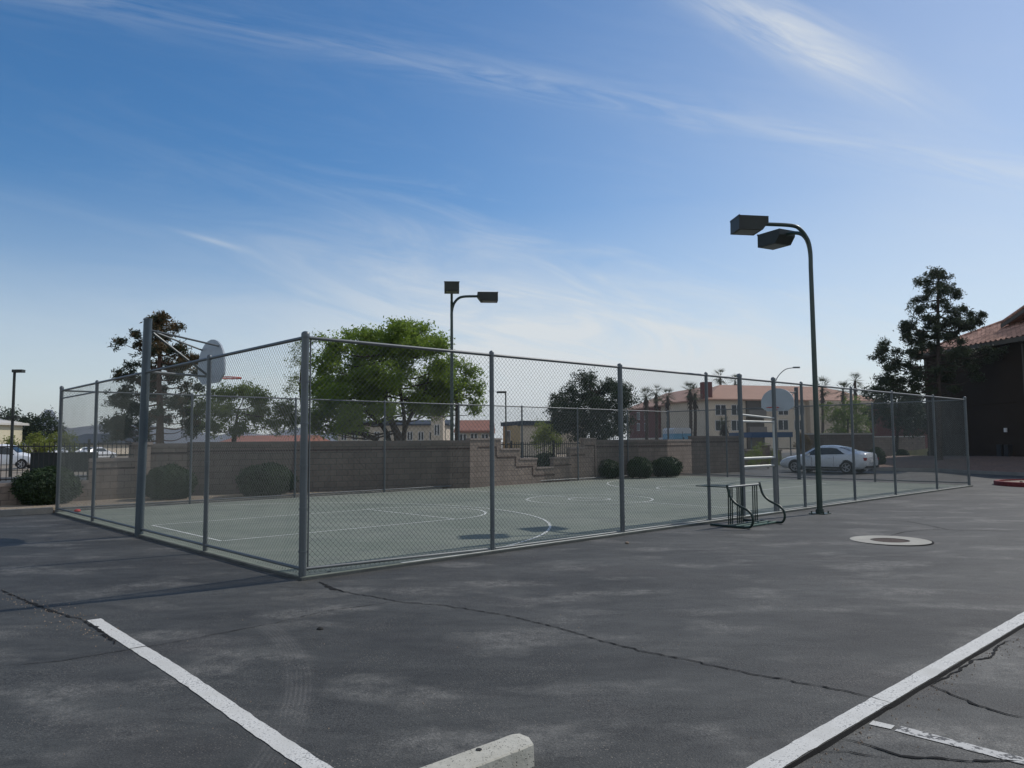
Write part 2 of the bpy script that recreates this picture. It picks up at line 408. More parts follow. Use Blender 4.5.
# ================================================================== GROUND
def rng(a, b, st):
    out = []; x = a
    while x < b - 1e-6: out.append(x); x += st
    out.append(b); return out
def grid(us, vs, zf):
    mb = MB(); nv = len(vs); V = []; Fc = []
    for u in us:
        for v in vs: V.append(W(u, v, zf(u, v)))
    for i in range(len(us) - 1):
        for j in range(nv - 1): Fc.append((i * nv + j, (i + 1) * nv + j, (i + 1) * nv + j + 1, i * nv + j + 1))
    return mb.add(V, Fc)
LINE_V = -7.02
us = rng(-60, -10, 5) [:-1] + rng(-10, 14, .25)[:-1] + rng(14, 90, 2)
vs = rng(LINE_V, 1, .25)[:-1] + rng(1, 14, 1)[:-1] + rng(14, 40, 4)
o = grid(us, vs, gz).build('parking_lot', 'asphalt', smooth=True); struct(o)
STEP = .022
vs2 = [-40, -30, -20] + rng(-14, LINE_V, .25)
o = grid(us, vs2, lambda u, v: gz(u, v) - STEP).build('lower_parking_lot', 'asphalt2', smooth=True); struct(o)
mb = MB(); V = []; Fc = []
uu = rng(-10, 14, .1)
for i, u in enumerate(uu):
    j = .012 * noise.noise(Vector((u * 2.1, 3, 0))) + .008 * noise.noise(Vector((u * 9, 5, 0)))
    V += [W(u, LINE_V - .001, gz(u, LINE_V) + .0), W(u, LINE_V - .014 + j, gz(u, LINE_V) - STEP + .002)]
    if i: k = 2 * i; Fc.append((k - 2, k - 1, k + 1, k))
o = mb.add(V, Fc).build('asphalt_step', 'dirt_shadow_edge'); struct(o)  # near-black colour puts the step's shadow into its face
# far ground sheet
mb = MB(); n = 48; V = [(0, 0, -.12)] + [(2900 * math.cos(2 * math.pi * i / n), 2900 * math.sin(2 * math.pi * i / n), -.12) for i in range(n)]
mb.add(V, [(0, i + 1, (i + 1) % n + 1) for i in range(n)])
o = mb.build('ground', 'ground'); struct(o)

# court slab and lines
def slab(mb, u0, u1, v0, v1, z0, z1):
    vs = [W(u, v, z) for z in (z0, z1) for u, v in ((u0, v0), (u1, v0), (u1, v1), (u0, v1))]
    mb.add(vs, [(3, 2, 1, 0), (4, 5, 6, 7), (0, 1, 5, 4), (1, 2, 6, 5), (2, 3, 7, 6), (3, 0, 4, 7)])
mb = MB(); slab(mb, -.06, CL + .08, -.10, CW + .08, -.1, .036); struct(mb.build('court_slab', 'slab_edge'))
mb = MB(); slab(mb, -.03, CL + .04, -.085, CW + .04, .036, .0405); struct(mb.build('court_surface', 'court'))
def strip_line(mb, pts, w, z, closed=False):
    pts = [Vector((p[0], p[1], 0)) for p in pts]; n = len(pts); V = []; Fc = []
    for i, p in enumerate(pts):
        if closed: t = (pts[(i + 1) % n] - pts[i - 1]).normalized()
        else: t = (pts[min(i + 1, n - 1)] - pts[max(i - 1, 0)]).normalized()
        nn = Vector((-t.y, t.x, 0)) * w / 2
        V += [p - nn + Vector((0, 0, z)), p + nn + Vector((0, 0, z))]
    for i in range(n if closed else n - 1):
        a = 2 * i; b = 2 * ((i + 1) % n); Fc.append((a, b, b + 1, a + 1))
    mb.add(V, Fc)
def arc(cu, cv, r, a0, a1, n=48): return [W(cu + r * math.cos(R(a0 + (a1 - a0) * i / n)), cv + r * math.sin(R(a0 + (a1 - a0) * i / n))) for i in range(n + 1)]
mb = MB(); lw = .055; VC = 6.02
def mir(u): return 24.6 - u
for sgn in (0, 1):
    f = (lambda u: u) if sgn == 0 else mir
    strip_line(mb, [W(f(.66), 4.25), W(f(.66), 7.9)], lw, .0445)
    strip_line(mb, [W(f(.69), 4.25), W(f(5.85), 4.22)], lw, .0449)
    strip_line(mb, [W(f(.69), 7.9), W(f(5.82), 7.72)], lw, .0449)
    strip_line(mb, [W(f(5.85), 4.25), W(f(5.82), 7.7)], lw, .0453)
    c = f(5.85); strip_line(mb, arc(c, VC, 1.85, -90 if not sgn else 90, 90 if not sgn else 270), lw, .0457)
    c = f(2.0); strip_line(mb, arc(c, VC, 6.08, -76 if not sgn else 104, 76 if not sgn else 256, 90), lw, .0461)
strip_line(mb, [W(12.3, .16), W(12.3, 12.8)], lw, .0445)
strip_line(mb, arc(12.15, 5.85, 1.83, 0, 360)[:-1], lw, .0449, True)
strip_line(mb, arc(12.15, 5.85, .6, 0, 360)[:-1], lw, .0453, True)
strip_line(mb, [W(1.5, -.038), W(8, -.036), W(16, -.036), W(25.9, -.03)], .085, .0465)
strip_line(mb, [W(.6, 12.85), W(25.9, 12.85)], .05, .0465)
struct(mb.build('court_lines', 'strip_white'))

# ribbons that follow the uneven asphalt
def ribbon(name, pts, w, mat, dz=.004, jit=0.0, low=False, st=.08, taper=False, wob=0.0):
    pts = [Vector((p[0], p[1], 0)) for p in pts]; P = [pts[0]]
    for i in range(len(pts) - 1):
        L = (pts[i + 1] - pts[i]).length; n = max(1, int(L / st))
        for k in range(1, n + 1): P.append(pts[i].lerp(pts[i + 1], k / n))
    seed = random.random() * 99; V = []; Fc = []; n = len(P)
    if wob:
        P = [p + Vector((noise.noise(Vector((i * .35, seed, 0))), noise.noise(Vector((i * .35, seed, 9))), 0)) * wob
             + Vector((noise.noise(Vector((i * 1.3, seed, 0))), noise.noise(Vector((i * 1.3, seed, 9))), 0)) * wob * .35 for i, p in enumerate(P)]
    for i, p in enumerate(P):
        t = (P[min(i + 1, n - 1)] - P[max(i - 1, 0)]).normalized(); nn = Vector((-t.y, t.x, 0))
        ww = w / 2 * (1 + jit * noise.noise(Vector((i * .6, seed, 0))) * 1.6)
        if taper: ww *= min(1, (n - i) / 8, (i + 1) / 8)
        for sgn in (-1, 1):
            q = p + nn * max(ww, .001) * sgn; u, v = UV(q)
            V.append((q.x, q.y, gz(u, v) + dz - (STEP if (low or v < LINE_V - .03) else 0)))
        if i: k = 2 * i; Fc.append((k - 2, k, k + 1, k - 1))
    o = MB().add(V, Fc).build(name, mat); return struct(o)
a, b = G(94, 619), G(317, 768); ext = b + (b - a) * .5
ribbon('parking_line', [a, b, ext], .125, 'paint', .0045, .10)
ribbon('parking_line', [W(-8, LINE_V + .068), W(9, LINE_V + .068), W(13.5, LINE_V + .068)], .128, 'paint', .0045, .09)
ribbon('parking_line', [G(871, 723, -STEP), G(893, 728, -STEP)], .09, 'paint', .0045, .2, True)
a, b = G(898, 729, -STEP), G(1024, 762, -STEP)
ribbon('parking_line', [a, b, b + (b - a)], .095, 'paint_faded', .0045, .3, True)
def crack(px, w=.012, low=False, mat='dirt_shadow_edge', wob=.035, jit=.9, dz=.006):
    return ribbon('pavement_crack', [G(x, y, -STEP if low else 0) for x, y in px], w, mat, dz, jit, low, .04, True, wob)
crack([(318, 582), (332, 588), (345, 592), (372, 596), (403, 602), (440, 605), (512, 616), (560, 628), (600, 641), (640, 652), (700, 663), (740, 672), (800, 683), (850, 692), (893, 704)], .014, jit=1.2)
crack([(318, 582), (335, 590), (350, 592)], .035, jit=1.4)
crack([(0, 590), (18, 597), (40, 606), (58, 613), (75, 618), (82, 619)], .03, jit=1.5)
crack([(82, 620), (95, 627), (108, 637), (118, 644)], .03, jit=1.5)
crack([(0, 665), (60, 660), (120, 651), (180, 643), (270, 626), (330, 610), (402, 600)], .012, mat='seam', wob=.02)
crack([(890, 536), (905, 532), (940, 529), (958, 530), (1024, 532)], .02, mat='seam')
crack([(880, 519), (910, 521), (930, 525), (942, 528), (950, 530)], .02, mat='seam')
crack([(926, 684), (945, 692), (960, 699), (985, 708), (1015, 717), (1050, 722)], .02, low=True)
crack([(930, 686), (960, 670), (975, 660), (992, 658), (996, 648), (1010, 640)], .018, low=True, jit=1.3, wob=.02)
crack([(838, 738), (870, 746), (900, 757), (960, 761), (1024, 762)], .022, low=True)
crack([(812, 752), (850, 753), (890, 758)], .02, low=True)

# ================================================================== SETTING: beds, kerbs
def poly_sheet(name, pts, mat, kind='structure'):
    mb = MB(); mb.add(pts, [tuple(range(len(pts)))]); return struct(mb.build(name, mat), kind)
# planting strip beyond the court
V = [W(-45, 13.42, .07), W(-.06, 13.42, .07), W(0, 13.25, .07), W(27.0, 13.25, .07), W(28.2, 14.2, .07), W(32, 14.2, .07), W(32, 22, .07), W(-45, 22, .07)]
mb = MB(); n = len(V); mb.add(V + [v - Vector((0, 0, .15)) for v in V], [tuple(range(n))] + [(i, i + n, (i + 1) % n + n, (i + 1) % n) for i in range(n)])
struct(mb.build('planting_strip', 'gravel'))
mb = MB(); slab(mb, -45, -.06, 13.24, 13.42, -.05, .15); struct(mb.build('kerb', 'kerb'))
mb = MB(); slab(mb, 0, 27.0, 13.17, 13.27, -.05, .082); struct(mb.build('mowing_kerb', 'concrete'))
# kerb and raised bed at the brown building
kp = [G(872, 470.5), G(905, 471), G(939, 471.5), G(970, 473.5), G(1024, 476), G(1100, 480), G(1300, 490)]
mb = MB(); V = []; Fc = []
for i, p in enumerate(kp):
    q = p + Vector((.10, .12, 0)); V += [p + Vector((0, 0, -.05)), p + Vector((0, 0, .15)), q + Vector((0, 0, .15))]
    if i: k = 3 * i; Fc += [(k - 3, k, k + 1, k - 2), (k - 2, k + 1, k + 2, k - 1)]
struct(mb.add(V, Fc).build('kerb', 'kerb'))
# ================================================================== CHAIN LINK FENCE
fence = thing('chain_link_fence', 'tall grey chain link fence enclosing the green basketball court', 'fence', W(0, 0, .0405))
def fpost(u, v, r, top, parent=fence, cap=True, name='post'):
    b = W(u, v, 0)
    prof = [(r, -.05)]
    for z in (.35, .9, 1.45, 2.0, 2.55): prof += [(r, z - .013), (r * 1.14, z - .012), (r * 1.14, z + .012), (r, z + .013)]
    mb = MB(); mb.lathe(prof + [(r, top)], b, 12)
    o = mb.build(name, 'galv', parent, True); smooth_angle(o)
    if cap:
        m2 = MB(); m2.lathe([(r * 1.12, top - .03), (r * 1.14, top + .012), (r * .95, top + .035), (r * .5, top + .05), (.001, top + .055)], b, 12)
        c = m2.build('post_cap', 'galv', o, True); smooth_angle(c, 60)
    return o
RP, RC = .036, .050
for u in (3.25, 6.47, 9.37, 13.65, 16.55, 19.4, 22.9): fpost(u, 0, RP + (.009 if u == 6.47 else 0), 3.15)
for u in (3.3, 6.5, 9.8, 13.06, 16.3, 19.6, 23.0): fpost(u, CW, RP * .9, 3.13)
for v in (3.26, 9.8): fpost(0, v, RP, 3.14)
for v in (9.85, 3.3): fpost(CL, v, RP, 3.13)
fpost(0, 0, RC, 3.16); fpost(CL, 0, .045, 3.2); fpost(0, CW, .045, 3.2); fpost(CL, CW, .045, 3.15)
fpost(10.72, 0, .052, 3.19); fpost(12.25, 0, .050, 3.19)
GU0, GU1, GZ = 10.72, 12.25, 2.22
def rail(a, b, r, name, mat='galv_rail'):
    o = MB().tube([a, b], r, 10).build(name, mat, fence, True); smooth_angle(o); return o
ZT, ZB = FH, .13
rail(W(0, 0, ZT), W(CL, 0, ZT), .024, 'top_rail'); rail(W(0, CW, ZT), W(CL, CW, ZT), .022, 'top_rail')
rail(W(0, 0, ZT), W(0, CW, ZT), .024, 'top_rail'); rail(W(CL, 0, ZT), W(CL, CW, ZT), .022, 'top_rail')
rail(W(0, 0, ZB), W(3.2, 0, .065), .022, 'bottom_rail'); rail(W(3.3, 0, .065), W(GU0, 0, .06), .017, 'bottom_rail'); rail(W(GU1, 0, .06), W(CL, 0, .06), .017, 'bottom_rail')
rail(W(0, CW, ZB), W(CL, CW, ZB), .02, 'bottom_rail'); rail(W(0, 0, ZB), W(0, CW, ZB), .022, 'bottom_rail'); rail(W(CL, 0, ZB), W(CL, CW, ZB), .02, 'bottom_rail')
# tension bars at the near corner, a rod beside each
rail(W(.075, 0, .1), W(.075, 0, 3.1), .011, 'tension_bar'); rail(W(0, .075, .1), W(0, .075, 3.1), .011, 'tension_bar')
rail(W(0, CW - .07, .1), W(0, CW - .07, 3.1), .011, 'tension_bar')
rail(W(0, CW, 2.93), W(0, 9.8, 2.93), .018, 'brace_rail')
# header rails over the gateway
rail(W(GU0, 0, GZ + .09), W(GU1, 0, GZ + .03), .024, 'header_rail', 'galv_bright'); rail(W(GU0, 0, GZ - .06), W(GU1, 0, GZ - .06), .026, 'header_rail', 'galv_bright')

def chain(origin, du, L, z0, z1, nrm, r=.0020, p=.076, skip=None, parent=fence):
    mb = MB(); V = mb.v; Fc = mb.f; Hh = z1 - z0; nrm = nrm.normalized()
    def pt(s_, z):
        w = .017 * math.sin(s_ * 1.9 + z * 1.3) * math.sin(math.pi * min(1, max(0, (z - z0) / Hh))) + .004 * math.sin(7 * s_ + 5 * z)
        return origin + du * s_ + Vector((0, 0, z)) + nrm * w
    def wire(sa, za, sb, zb, off):
        Ls = math.hypot(sb - sa, zb - za)
        if Ls < .01: return
        n = max(1, int(Ls / .8)); dr = (du * (sb - sa) + Vector((0, 0, zb - za))).normalized()
        b = nrm.cross(dr)
        base = len(V)
        for i in range(n + 1):
            t = i / n; c = pt(sa + (sb - sa) * t, za + (zb - za) * t) + nrm * off
            for k in range(3):
                a = 2.0944 * k + .5; V.append(tuple(c + nrm * (r * math.cos(a)) + b * (r * math.sin(a))))
        for i in range(n):
            for k in range(3):
                k2 = (k + 1) % 3; Fc.append((base + 3 * i + k, base + 3 * i + k2, base + 3 * i + 3 + k2, base + 3 * i + 3 + k))
    for fam in (1, -1):
        s0 = -Hh if fam == 1 else 0.0
        s_ = s0
        end = L if fam == 1 else L + Hh
        while s_ < end:
            if fam == 1: sa, sb = max(s_, 0), min(s_ + Hh, L); za = z0 + (sa - s_); zb = z0 + (sb - s_)
            else: sa, sb = min(s_, L), max(s_ - Hh, 0); za = z0 + (s_ - sa); zb = z0 + (s_ - sb)
            if (fam == 1 and sb > sa) or (fam == -1 and sb < sa): wire(sa, za, sb, zb, .0022 * fam)
            s_ += p
    # knuckled top selvage
    n = int(L / p)
    for i in range(n):
        s_ = (i + .5) * p
    return mb.build('chain_link_mesh', 'wire', parent, True)
chain(W(.04, 0), dU, GU0 - .09, .06, 3.13, dV)
chain(W(GU1 + .05, 0), dU, CL - GU1 - .1, .06, 3.13, dV)
chain(W(GU0 + .05, 0), dU, GU1 - GU0 - .1, GZ + .06, 3.13, dV)
chain(W(0, .04), dV, CW - .08, .06, 3.13, dU)
chain(W(.04, CW), dU, CL - .08, .06, 3.13, -dV, .0022)
chain(W(CL, .04), dV, CW - .08, .06, 3.13, -dU, .0022)
# gate leaf standing in the gateway
gate = thing('gate', 'pipe gate frame with pale cross rails in the fence behind the bike rack', 'gate', W(GU0 + .1, 0, .04))
mb = MB(); mb.tube([W(GU1 - .06, -.0, 1.32), W(GU1 - .06, 0, GZ - .02)], .026, 10); mb.build('stile', 'galv_bright', gate, True)
for z in (1.32, 1.13):
    MB().tube([W(GU0 + .06, -.0, z), W(GU1 - .06, -.0, z)], .030, 10).build('cross_rail', M['galv_bright'], gate, True)
MB().tube([W(GU0 + .075, 0, .14), W(GU0 + .075, 0, GZ - .08)], .02, 10).build('stile', 'galv', gate, True)
MB().tube([W(GU1 - .07, 0, .04), W(GU1 - .07, 0, 1.14)], .05, 12).build('post_sleeve', 'galv_rail', gate, True)  # sleeve added to make the lower gate post look brighter
MB().box(-.06, .06, -.06, .06, 1.12, 1.3, Matrix.Translation(W(GU1 - .06, 0, 0))).build('latch', 'galv_rail', gate, True)

# ================================================================== BASKETBALL HOOPS
def hoop(label, pu, pv, su, bu, vc, polH, rimz, group='basketball hoops at the ends of the court'):
    t = thing('basketball_hoop', label, 'basketball hoop', W(pu, pv, 0), 0, group)
    b = W(pu, pv, 0); ln = dU * (.05 * su) if su > 0 else Vector((0, 0, 0))
    o = MB().tube([b, b + Vector((0, 0, polH)) + ln], .078, 16).build('pole', 'pole_steel', t, True); smooth_angle(o)
    c = MB().lathe([(.081, polH - .02), (.081, polH + .012), (.001, polH + .014)], b + ln, 16).build('pole_cap', 'pole_steel', o, True)
    # fan shaped board in the plane u = bu
    pts = []; w = .70; zb = rimz - .14; ztop = rimz + .78
    pts += [(-w * .62, zb), (w * .62, zb), (w, zb + .16), (w, zb + .38)]
    for i in range(1, 12):
        a = math.pi * i / 12; pts.append((w * math.cos(a), zb + .38 + (ztop - zb - .38) * math.sin(a)))
    pts += [(-w, zb + .38), (-w, zb + .16)]
    P3 = [W(bu, vc + x, z) for x, z in pts]
    bo = MB().prism(P3, dU * .035 * su * -1).build('backboard', 'board', t, True)
    bb = bu - .05 * su
    pz = rimz + .72
    for dv in (-.45, .45):
        MB().tube([W(pu + .05 * max(su, 0), pv, min(polH - .2, rimz + .98) ), W(bb, vc + dv, rimz + .60)], .019, 8).build('support_arm', 'galv_rail', t, True)
    MB().tube([W(pu + .05 * max(su, 0), pv, min(polH - .14, rimz + .85)), W(bb, vc, rimz + .0)], .024, 8).build('brace', 'galv', t, True)
    MB().tube([W(pu, pv, rimz + .02), W(bb, vc, rimz + .0)], .024, 8).build('support_arm', 'galv_rail', t, True)
    # rim
    rc = W(bu + .38 * su, vc, rimz); ring = [rc + Vector((.2286 * math.cos(2 * math.pi * i / 24), .2286 * math.sin(2 * math.pi * i / 24), 0)) for i in range(25)]
    mb = MB(); mb.tube(ring, .014, 6, False)
    for i in range(24):
        if i % 2 == 0:
            a, b2 = ring[i], ring[i + 1]; mid = (a + b2) / 2 - Vector((0, 0, .03))
            mb.tube([a, mid, b2], .004, 4, False)
    mb.tube([W(bu, vc - .07, rimz - .0), W(bu + .17 * su, vc - .07, rimz)], .01, 6); mb.tube([W(bu, vc + .07, rimz), W(bu + .17 * su, vc + .07, rimz)], .01, 6)
    mb.tube([W(bu, vc, rimz - .1), W(bu + .17 * su, vc, rimz - .02)], .01, 6)
    mb.build('rim', 'rim', t, True)
    return t
hoop('tall pole basketball hoop seen from behind its fan backboard, nearer the corner at left', -.03, 6.46, 1, 1.38, 6.70, 4.17, 3.13)
hoop('far basketball hoop facing the camera with grey fan backboard, at the car end', CL + .14, 6.5, -1, 23.9, 6.12, 3.95, 3.02)

# ================================================================== COURT LAMPS
def lamp(label, base, arms, hz, polr=.062):
    t = thing('court_lamp', label, 'street lamp', base, 0, 'twin head court lamps on green poles')
    b = Vector(base)
    o = MB().tube([b, b + Vector((0, 0, 2.2)), b + Vector((0, 0, hz - 1.0))], [polr * 1.08, polr, polr * .82], 16).build('pole', 'dkgreen', t, True); smooth_angle(o)
    fl = MB(); fl.box(-.19, .19, -.19, .19, 0.0, .025, Matrix.Translation(b) @ Matrix.Rotation(YAW, 4, 'Z'))
    for x in (-.14, .14):
        for y in (-.14, .14): fl.tube([b + Matrix.Rotation(YAW, 3, 'Z') @ Vector((x, y, .0)), b + Matrix.Rotation(YAW, 3, 'Z') @ Vector((x, y, .075))], .016, 6)
    fl.tube([b + Vector((0, 0, .02)), b + Vector((0, 0, .12))], polr * 1.4, 12)
    fl.build('base_plate', 'dkgreen', t, True)
    for (dx, dy, hl, tilt, drop) in arms:
        d = Vector((dx, dy, 0)).normalized(); L = math.hypot(dx, dy) - .25; z1 = hz - drop
        pts = [b + Vector((0, 0, hz - 1.0)), b + Vector((0, 0, z1 - .62)), b + d * .06 + Vector((0, 0, z1 - .33)), b + d * .22 + Vector((0, 0, z1 - .1)), b + d * .45 + Vector((0, 0, z1)), b + d * L + Vector((0, 0, z1 + .02))]
        arm = MB().tube(catmull(pts, 5), [polr * .82] * 11 + [polr * .74] * 15, 10).build('arm', 'dkgreen', t, True); smooth_angle(arm)
        # shoebox head
        z = z1 - .02; Mx = Matrix.Translation(b + d * (L + hl / 2 - .02) + Vector((0, 0, z))) @ Matrix.Rotation(math.atan2(d.y, d.x), 4, 'Z') @ Matrix.Rotation(-tilt, 4, 'Y')
        w = .27; h = .165
        vs = [(-hl / 2, -w, h), (hl / 2, -w, h), (hl / 2, w, h), (-hl / 2, w, h), (-hl / 2, -w, .02), (hl / 2, -w, -h), (hl / 2, w, -h), (-hl / 2, w, .02), (-hl / 2 + .14, -w, -h), (-hl / 2 + .14, w, -h)]
        hb = MB().add([Mx @ Vector(v) for v in vs], [(0, 1, 2, 3), (0, 4, 8, 5, 1), (1, 5, 6, 2), (2, 6, 9, 7, 3), (3, 7, 4, 0), (4, 7, 9, 8), (8, 9, 6, 5)]).build('lamp_head', 'bronze', t, True)
        MB().add([Mx @ Vector(v) for v in ((-hl / 2 + .2, -w + .06, -h - .004), (hl / 2 - .06, -w + .06, -h - .004), (hl / 2 - .06, w - .06, -h - .004), (-hl / 2 + .2, w - .06, -h - .004))], [(0, 3, 2, 1)]).build('lens', 'lens', hb, True)
        MB().box(hl / 2 - .02, hl / 2 + .006, -w - .012, w + .012, h - .03, h + .008, Mx).build('door_frame', 'bronze', hb, True)
    return t
p2 = G(820, 514); lamp('nearer dark green lamp post with two box heads, beside the bike rack', p2, [(-1.40, -.14, .72, .02, .0), (-.44, .84, .72, .02, .06)], 6.86)
p1 = W(13.17, 13.62, .07); lamp('farther dark lamp post with two box heads, behind the court in front of the wall', p1, [(1.25, .1, .78, 0, .10), (.09, -1.1, .78, 0, .0)], 7.33, .066)

# ================================================================== BIKE RACK
rack = thing('bike_rack', 'dark green tube bike rack with curved ends beside the fence', 'bike rack', G(748, 525))
RA = UV(G(749, 528.5)); RB = UV(G(781, 521.5))
ru0, ru1 = 8.86, 10.12; rv = -1.30
RW = lambda u, v, z: W(u, v, z + gz(u, v))
def side_profile(u):
    # a hairpin: rises at the back, sweeps down and forward, loops round to a foot
    pr = [(rv + .55, .84), (rv + .52, .72), (rv + .47, .59), (rv + .34, .47), (rv + .12, .37), (rv + .02, .27), (rv + .0, .15), (rv + .05, .05), (rv + .16, .028), (rv + .5, .028), (rv + .95, .028)]
    return catmull([RW(u, v, z) for v, z in pr], 5)
for u in (ru0, ru1):
    o = MB().tube(side_profile(u), .024, 10).build('end_frame', 'rackgreen', rack, True); smooth_angle(o)
MB().tube([RW(ru0 - .02, rv + .55, .80), RW(ru1 + .02, rv + .55, .80)], .021, 10).build('top_rail', 'galv_rail', rack, True)
for v in (rv + .20, rv + .38, rv + .56):
    MB().tube([RW(ru0, v, .035), RW(ru1, v, .035)], .022, 8).build('base_rail', 'rackpale' if v < rv + .4 else 'rackgreen', rack, True)
n = 0
for f in (.0, .06, .12, .28, .34, .40, .46, .80, .87, .94):
    u = ru0 + .04 + (ru1 - ru0 - .08) * f
    MB().tube([RW(u, rv + .56, .04), RW(u, rv + .55, .79)], .013, 6).build('upright', 'rackgreen', rack, True)
MB().tube([RW(ru0, rv + .55, .80), RW(ru0 - .05, -.05, .80)], .010, 8).build('tie_bar', 'rackgreen', rack, True)

# ================================================================== MANHOLE, WHEEL STOP, ISLAND
pm = G(890, 541); mh = thing('manhole', 'round manhole with rusty lid in a pale concrete collar', 'manhole', (pm.x, pm.y, gz(*UV(pm))))
MB().lathe([(.63, -.02), (.63, .010), (.615, .013), (.31, .009), (.305, -.02)], (0, 0, 0), 56).build('collar', 'concrete', mh)
MB().lathe([(.30, -.03), (.30, .007), (.288, .007), (.283, .001), (.27, .001), (.265, .006), (.001, .006)], (0, 0, 0), 40).build('lid', 'rust', mh)
MB().lathe([(.66, -.02), (.665, .0055), (.628, .0065)], (0, 0, 0), 56).build('joint', 'dirt_shadow_edge', mh)
# wheel stop
ws = thing('wheel_stop', 'worn concrete wheel stop lying on the asphalt at the bottom edge', 'wheel stop', W(-1.8, -5.98, gz(-1.8, -5.98)))
V = []; Fc = []; sec = []
ss = [0, .05, .10, .14, .17, .2, .5, .8, 1.1, 1.4, 1.7, 1.8, 1.83]
for i, s_ in enumerate(ss):
    k = [.90, .97, 1, 1, 1, 1][i] if i < 6 else (1 if i < 11 else .9)
    hh = .118 * (1 if 0 < i < 12 else .96) + .0025 * noise.noise(Vector((s_ * 9, 1, 0)))
    wob = .004 * noise.noise(Vector((s_ * 5, 7, 0)))
    prof = [(-.098, -.01), (-.095, .05), (-.093, hh - .009), (-.086, hh - .001), (0, hh), (.086, hh - .001), (.093, hh - .009), (.095, .05), (.098, -.01)]
    for (x, z) in prof: V.append(W(-1.74 - s_ - (.06 * (-x / .09) if i == 0 and x < 0 else 0), -5.99 + x * k + wob, z))
m_ = 9
for i in range(len(ss) - 1):
    for j in range(m_ - 1): Fc.append((i * m_ + j, i * m_ + j + 1, (i + 1) * m_ + j + 1, (i + 1) * m_ + j))
Fc += [tuple(range(m_)), tuple((len(ss) - 1) * m_ + j for j in range(m_))[::-1]]
def pitted():
    m, nt, b = new_mat('pitted_concrete'); s = N(nt)
    P = s.n('ShaderNodeNewGeometry').outputs['Position']
    v = s.n('ShaderNodeTexVoronoi'); s.l(P, v.inputs['Vector']); v.inputs['Scale'].default_value = 60
    n_ = s.noise(P, 30, 5, .7); n2 = s.noise(P, 4, 4)
    pit = s.math('MULTIPLY', s.ramp(v.outputs['Distance'], .30, .16), s.ramp(n_, .44, .58))
    c = s.mix(s.ramp(n2, .3, .7), (.42, .40, .33, 1), (.54, .52, .45, 1)); c = s.mix(s.ramp(n_, .35, .7, 0, .35), c, (.25, .24, .2, 1))
    c = s.mix(pit, c, (.06, .06, .055, 1))
    s.l(c, b.inputs['Base Color']); b.inputs['Roughness'].default_value = .95
    s.bump(s.math('SUBTRACT', n_, pit), .7, .006, b); return m
M['pitted'] = pitted()
o = MB().add(V, Fc).build('block', 'pitted', ws, True)
for s_ in (.34, 1.5):
    MB().lathe([(.016, .115), (.016, .122), (.001, .123)], W(-1.72 - s_, -5.94, gz(-1.72, -5.98)), 10).build('anchor_pin', 'stain', ws, True)
# red kerbed island
ip = G(992, 486.5) + Vector((2.28, .3, 0)); isl = thing('traffic_island', 'gravel traffic island with red painted kerb at the right edge', 'traffic island', ip)
MB().lathe([(1.72, -.05), (1.72, .13), (1.70, .155), (1.56, .158), (1.55, .10)], (0, 0, 0), 64).build('red_kerb', 'redkerb', isl)
MB().lathe([(1.555, .10), (1.2, .13), (.6, .16), (.001, .17)], (0, 0, 0), 40).build('gravel_top', 'gravel', isl)
for k in range(26):
    a = random.random() * 6.28; r_ = 1.45 * math.sqrt(random.random()); s_ = random.uniform(.03, .08)
    mb = MB(); mb.lathe([(.001, -.4 * s_), (s_ * .8, 0), (s_ * .6, s_ * .5), (.001, s_ * .8)], (r_ * math.cos(a), r_ * math.sin(a), .15), 6)
    mb.build('rock', 'rock', isl)
# litter
def pebble(name, label, cat, p, s_, mat, grp=None):
    mb = MB(); n = 10; V = []
    for i, (zz, rr) in enumerate(((0, .6), (.25, 1), (.6, .95), (.9, .5))):
        for j in range(n):
            a = 2 * math.pi * j / n; k = rr * s_ * (1 + .25 * noise.noise(Vector((math.cos(a) * 2, math.sin(a) * 2, i + s_ * 50))))
            V.append((k * math.cos(a), k * math.sin(a), zz * s_))
    Fc = [(i * n + j, i * n + (j + 1) % n, (i + 1) * n + (j + 1) % n, (i + 1) * n + j) for i in range(3) for j in range(n)] + [tuple(3 * n + j for j in range(n))]
    o = mb.add(V, Fc).build(name, mat, smooth=True); o.location = p; tag(o, label, cat, grp); return o
pebble('crumpled_can', 'small crumpled red can against the fence bottom near the corner post', 'litter', G(376, 569), .045, 'red')
pebble('clod', 'dark clump of dirt at the fence bottom, nearest the corner post', 'debris', G(329, 575), .05, 'stain')
pebble('stone', 'small stone on the asphalt below the thick second post from the corner', 'stone', G(627, 543.5), .035, 'rock')
pebble('crumpled_can', 'small red scrap at the foot of the far left corner post', 'litter', W(.35, 12.6, .045), .08, 'red')
pebble('clod', 'dark scrap lying alone on the asphalt right of the first parking line', 'debris', G(320, 630), .03, 'stain')
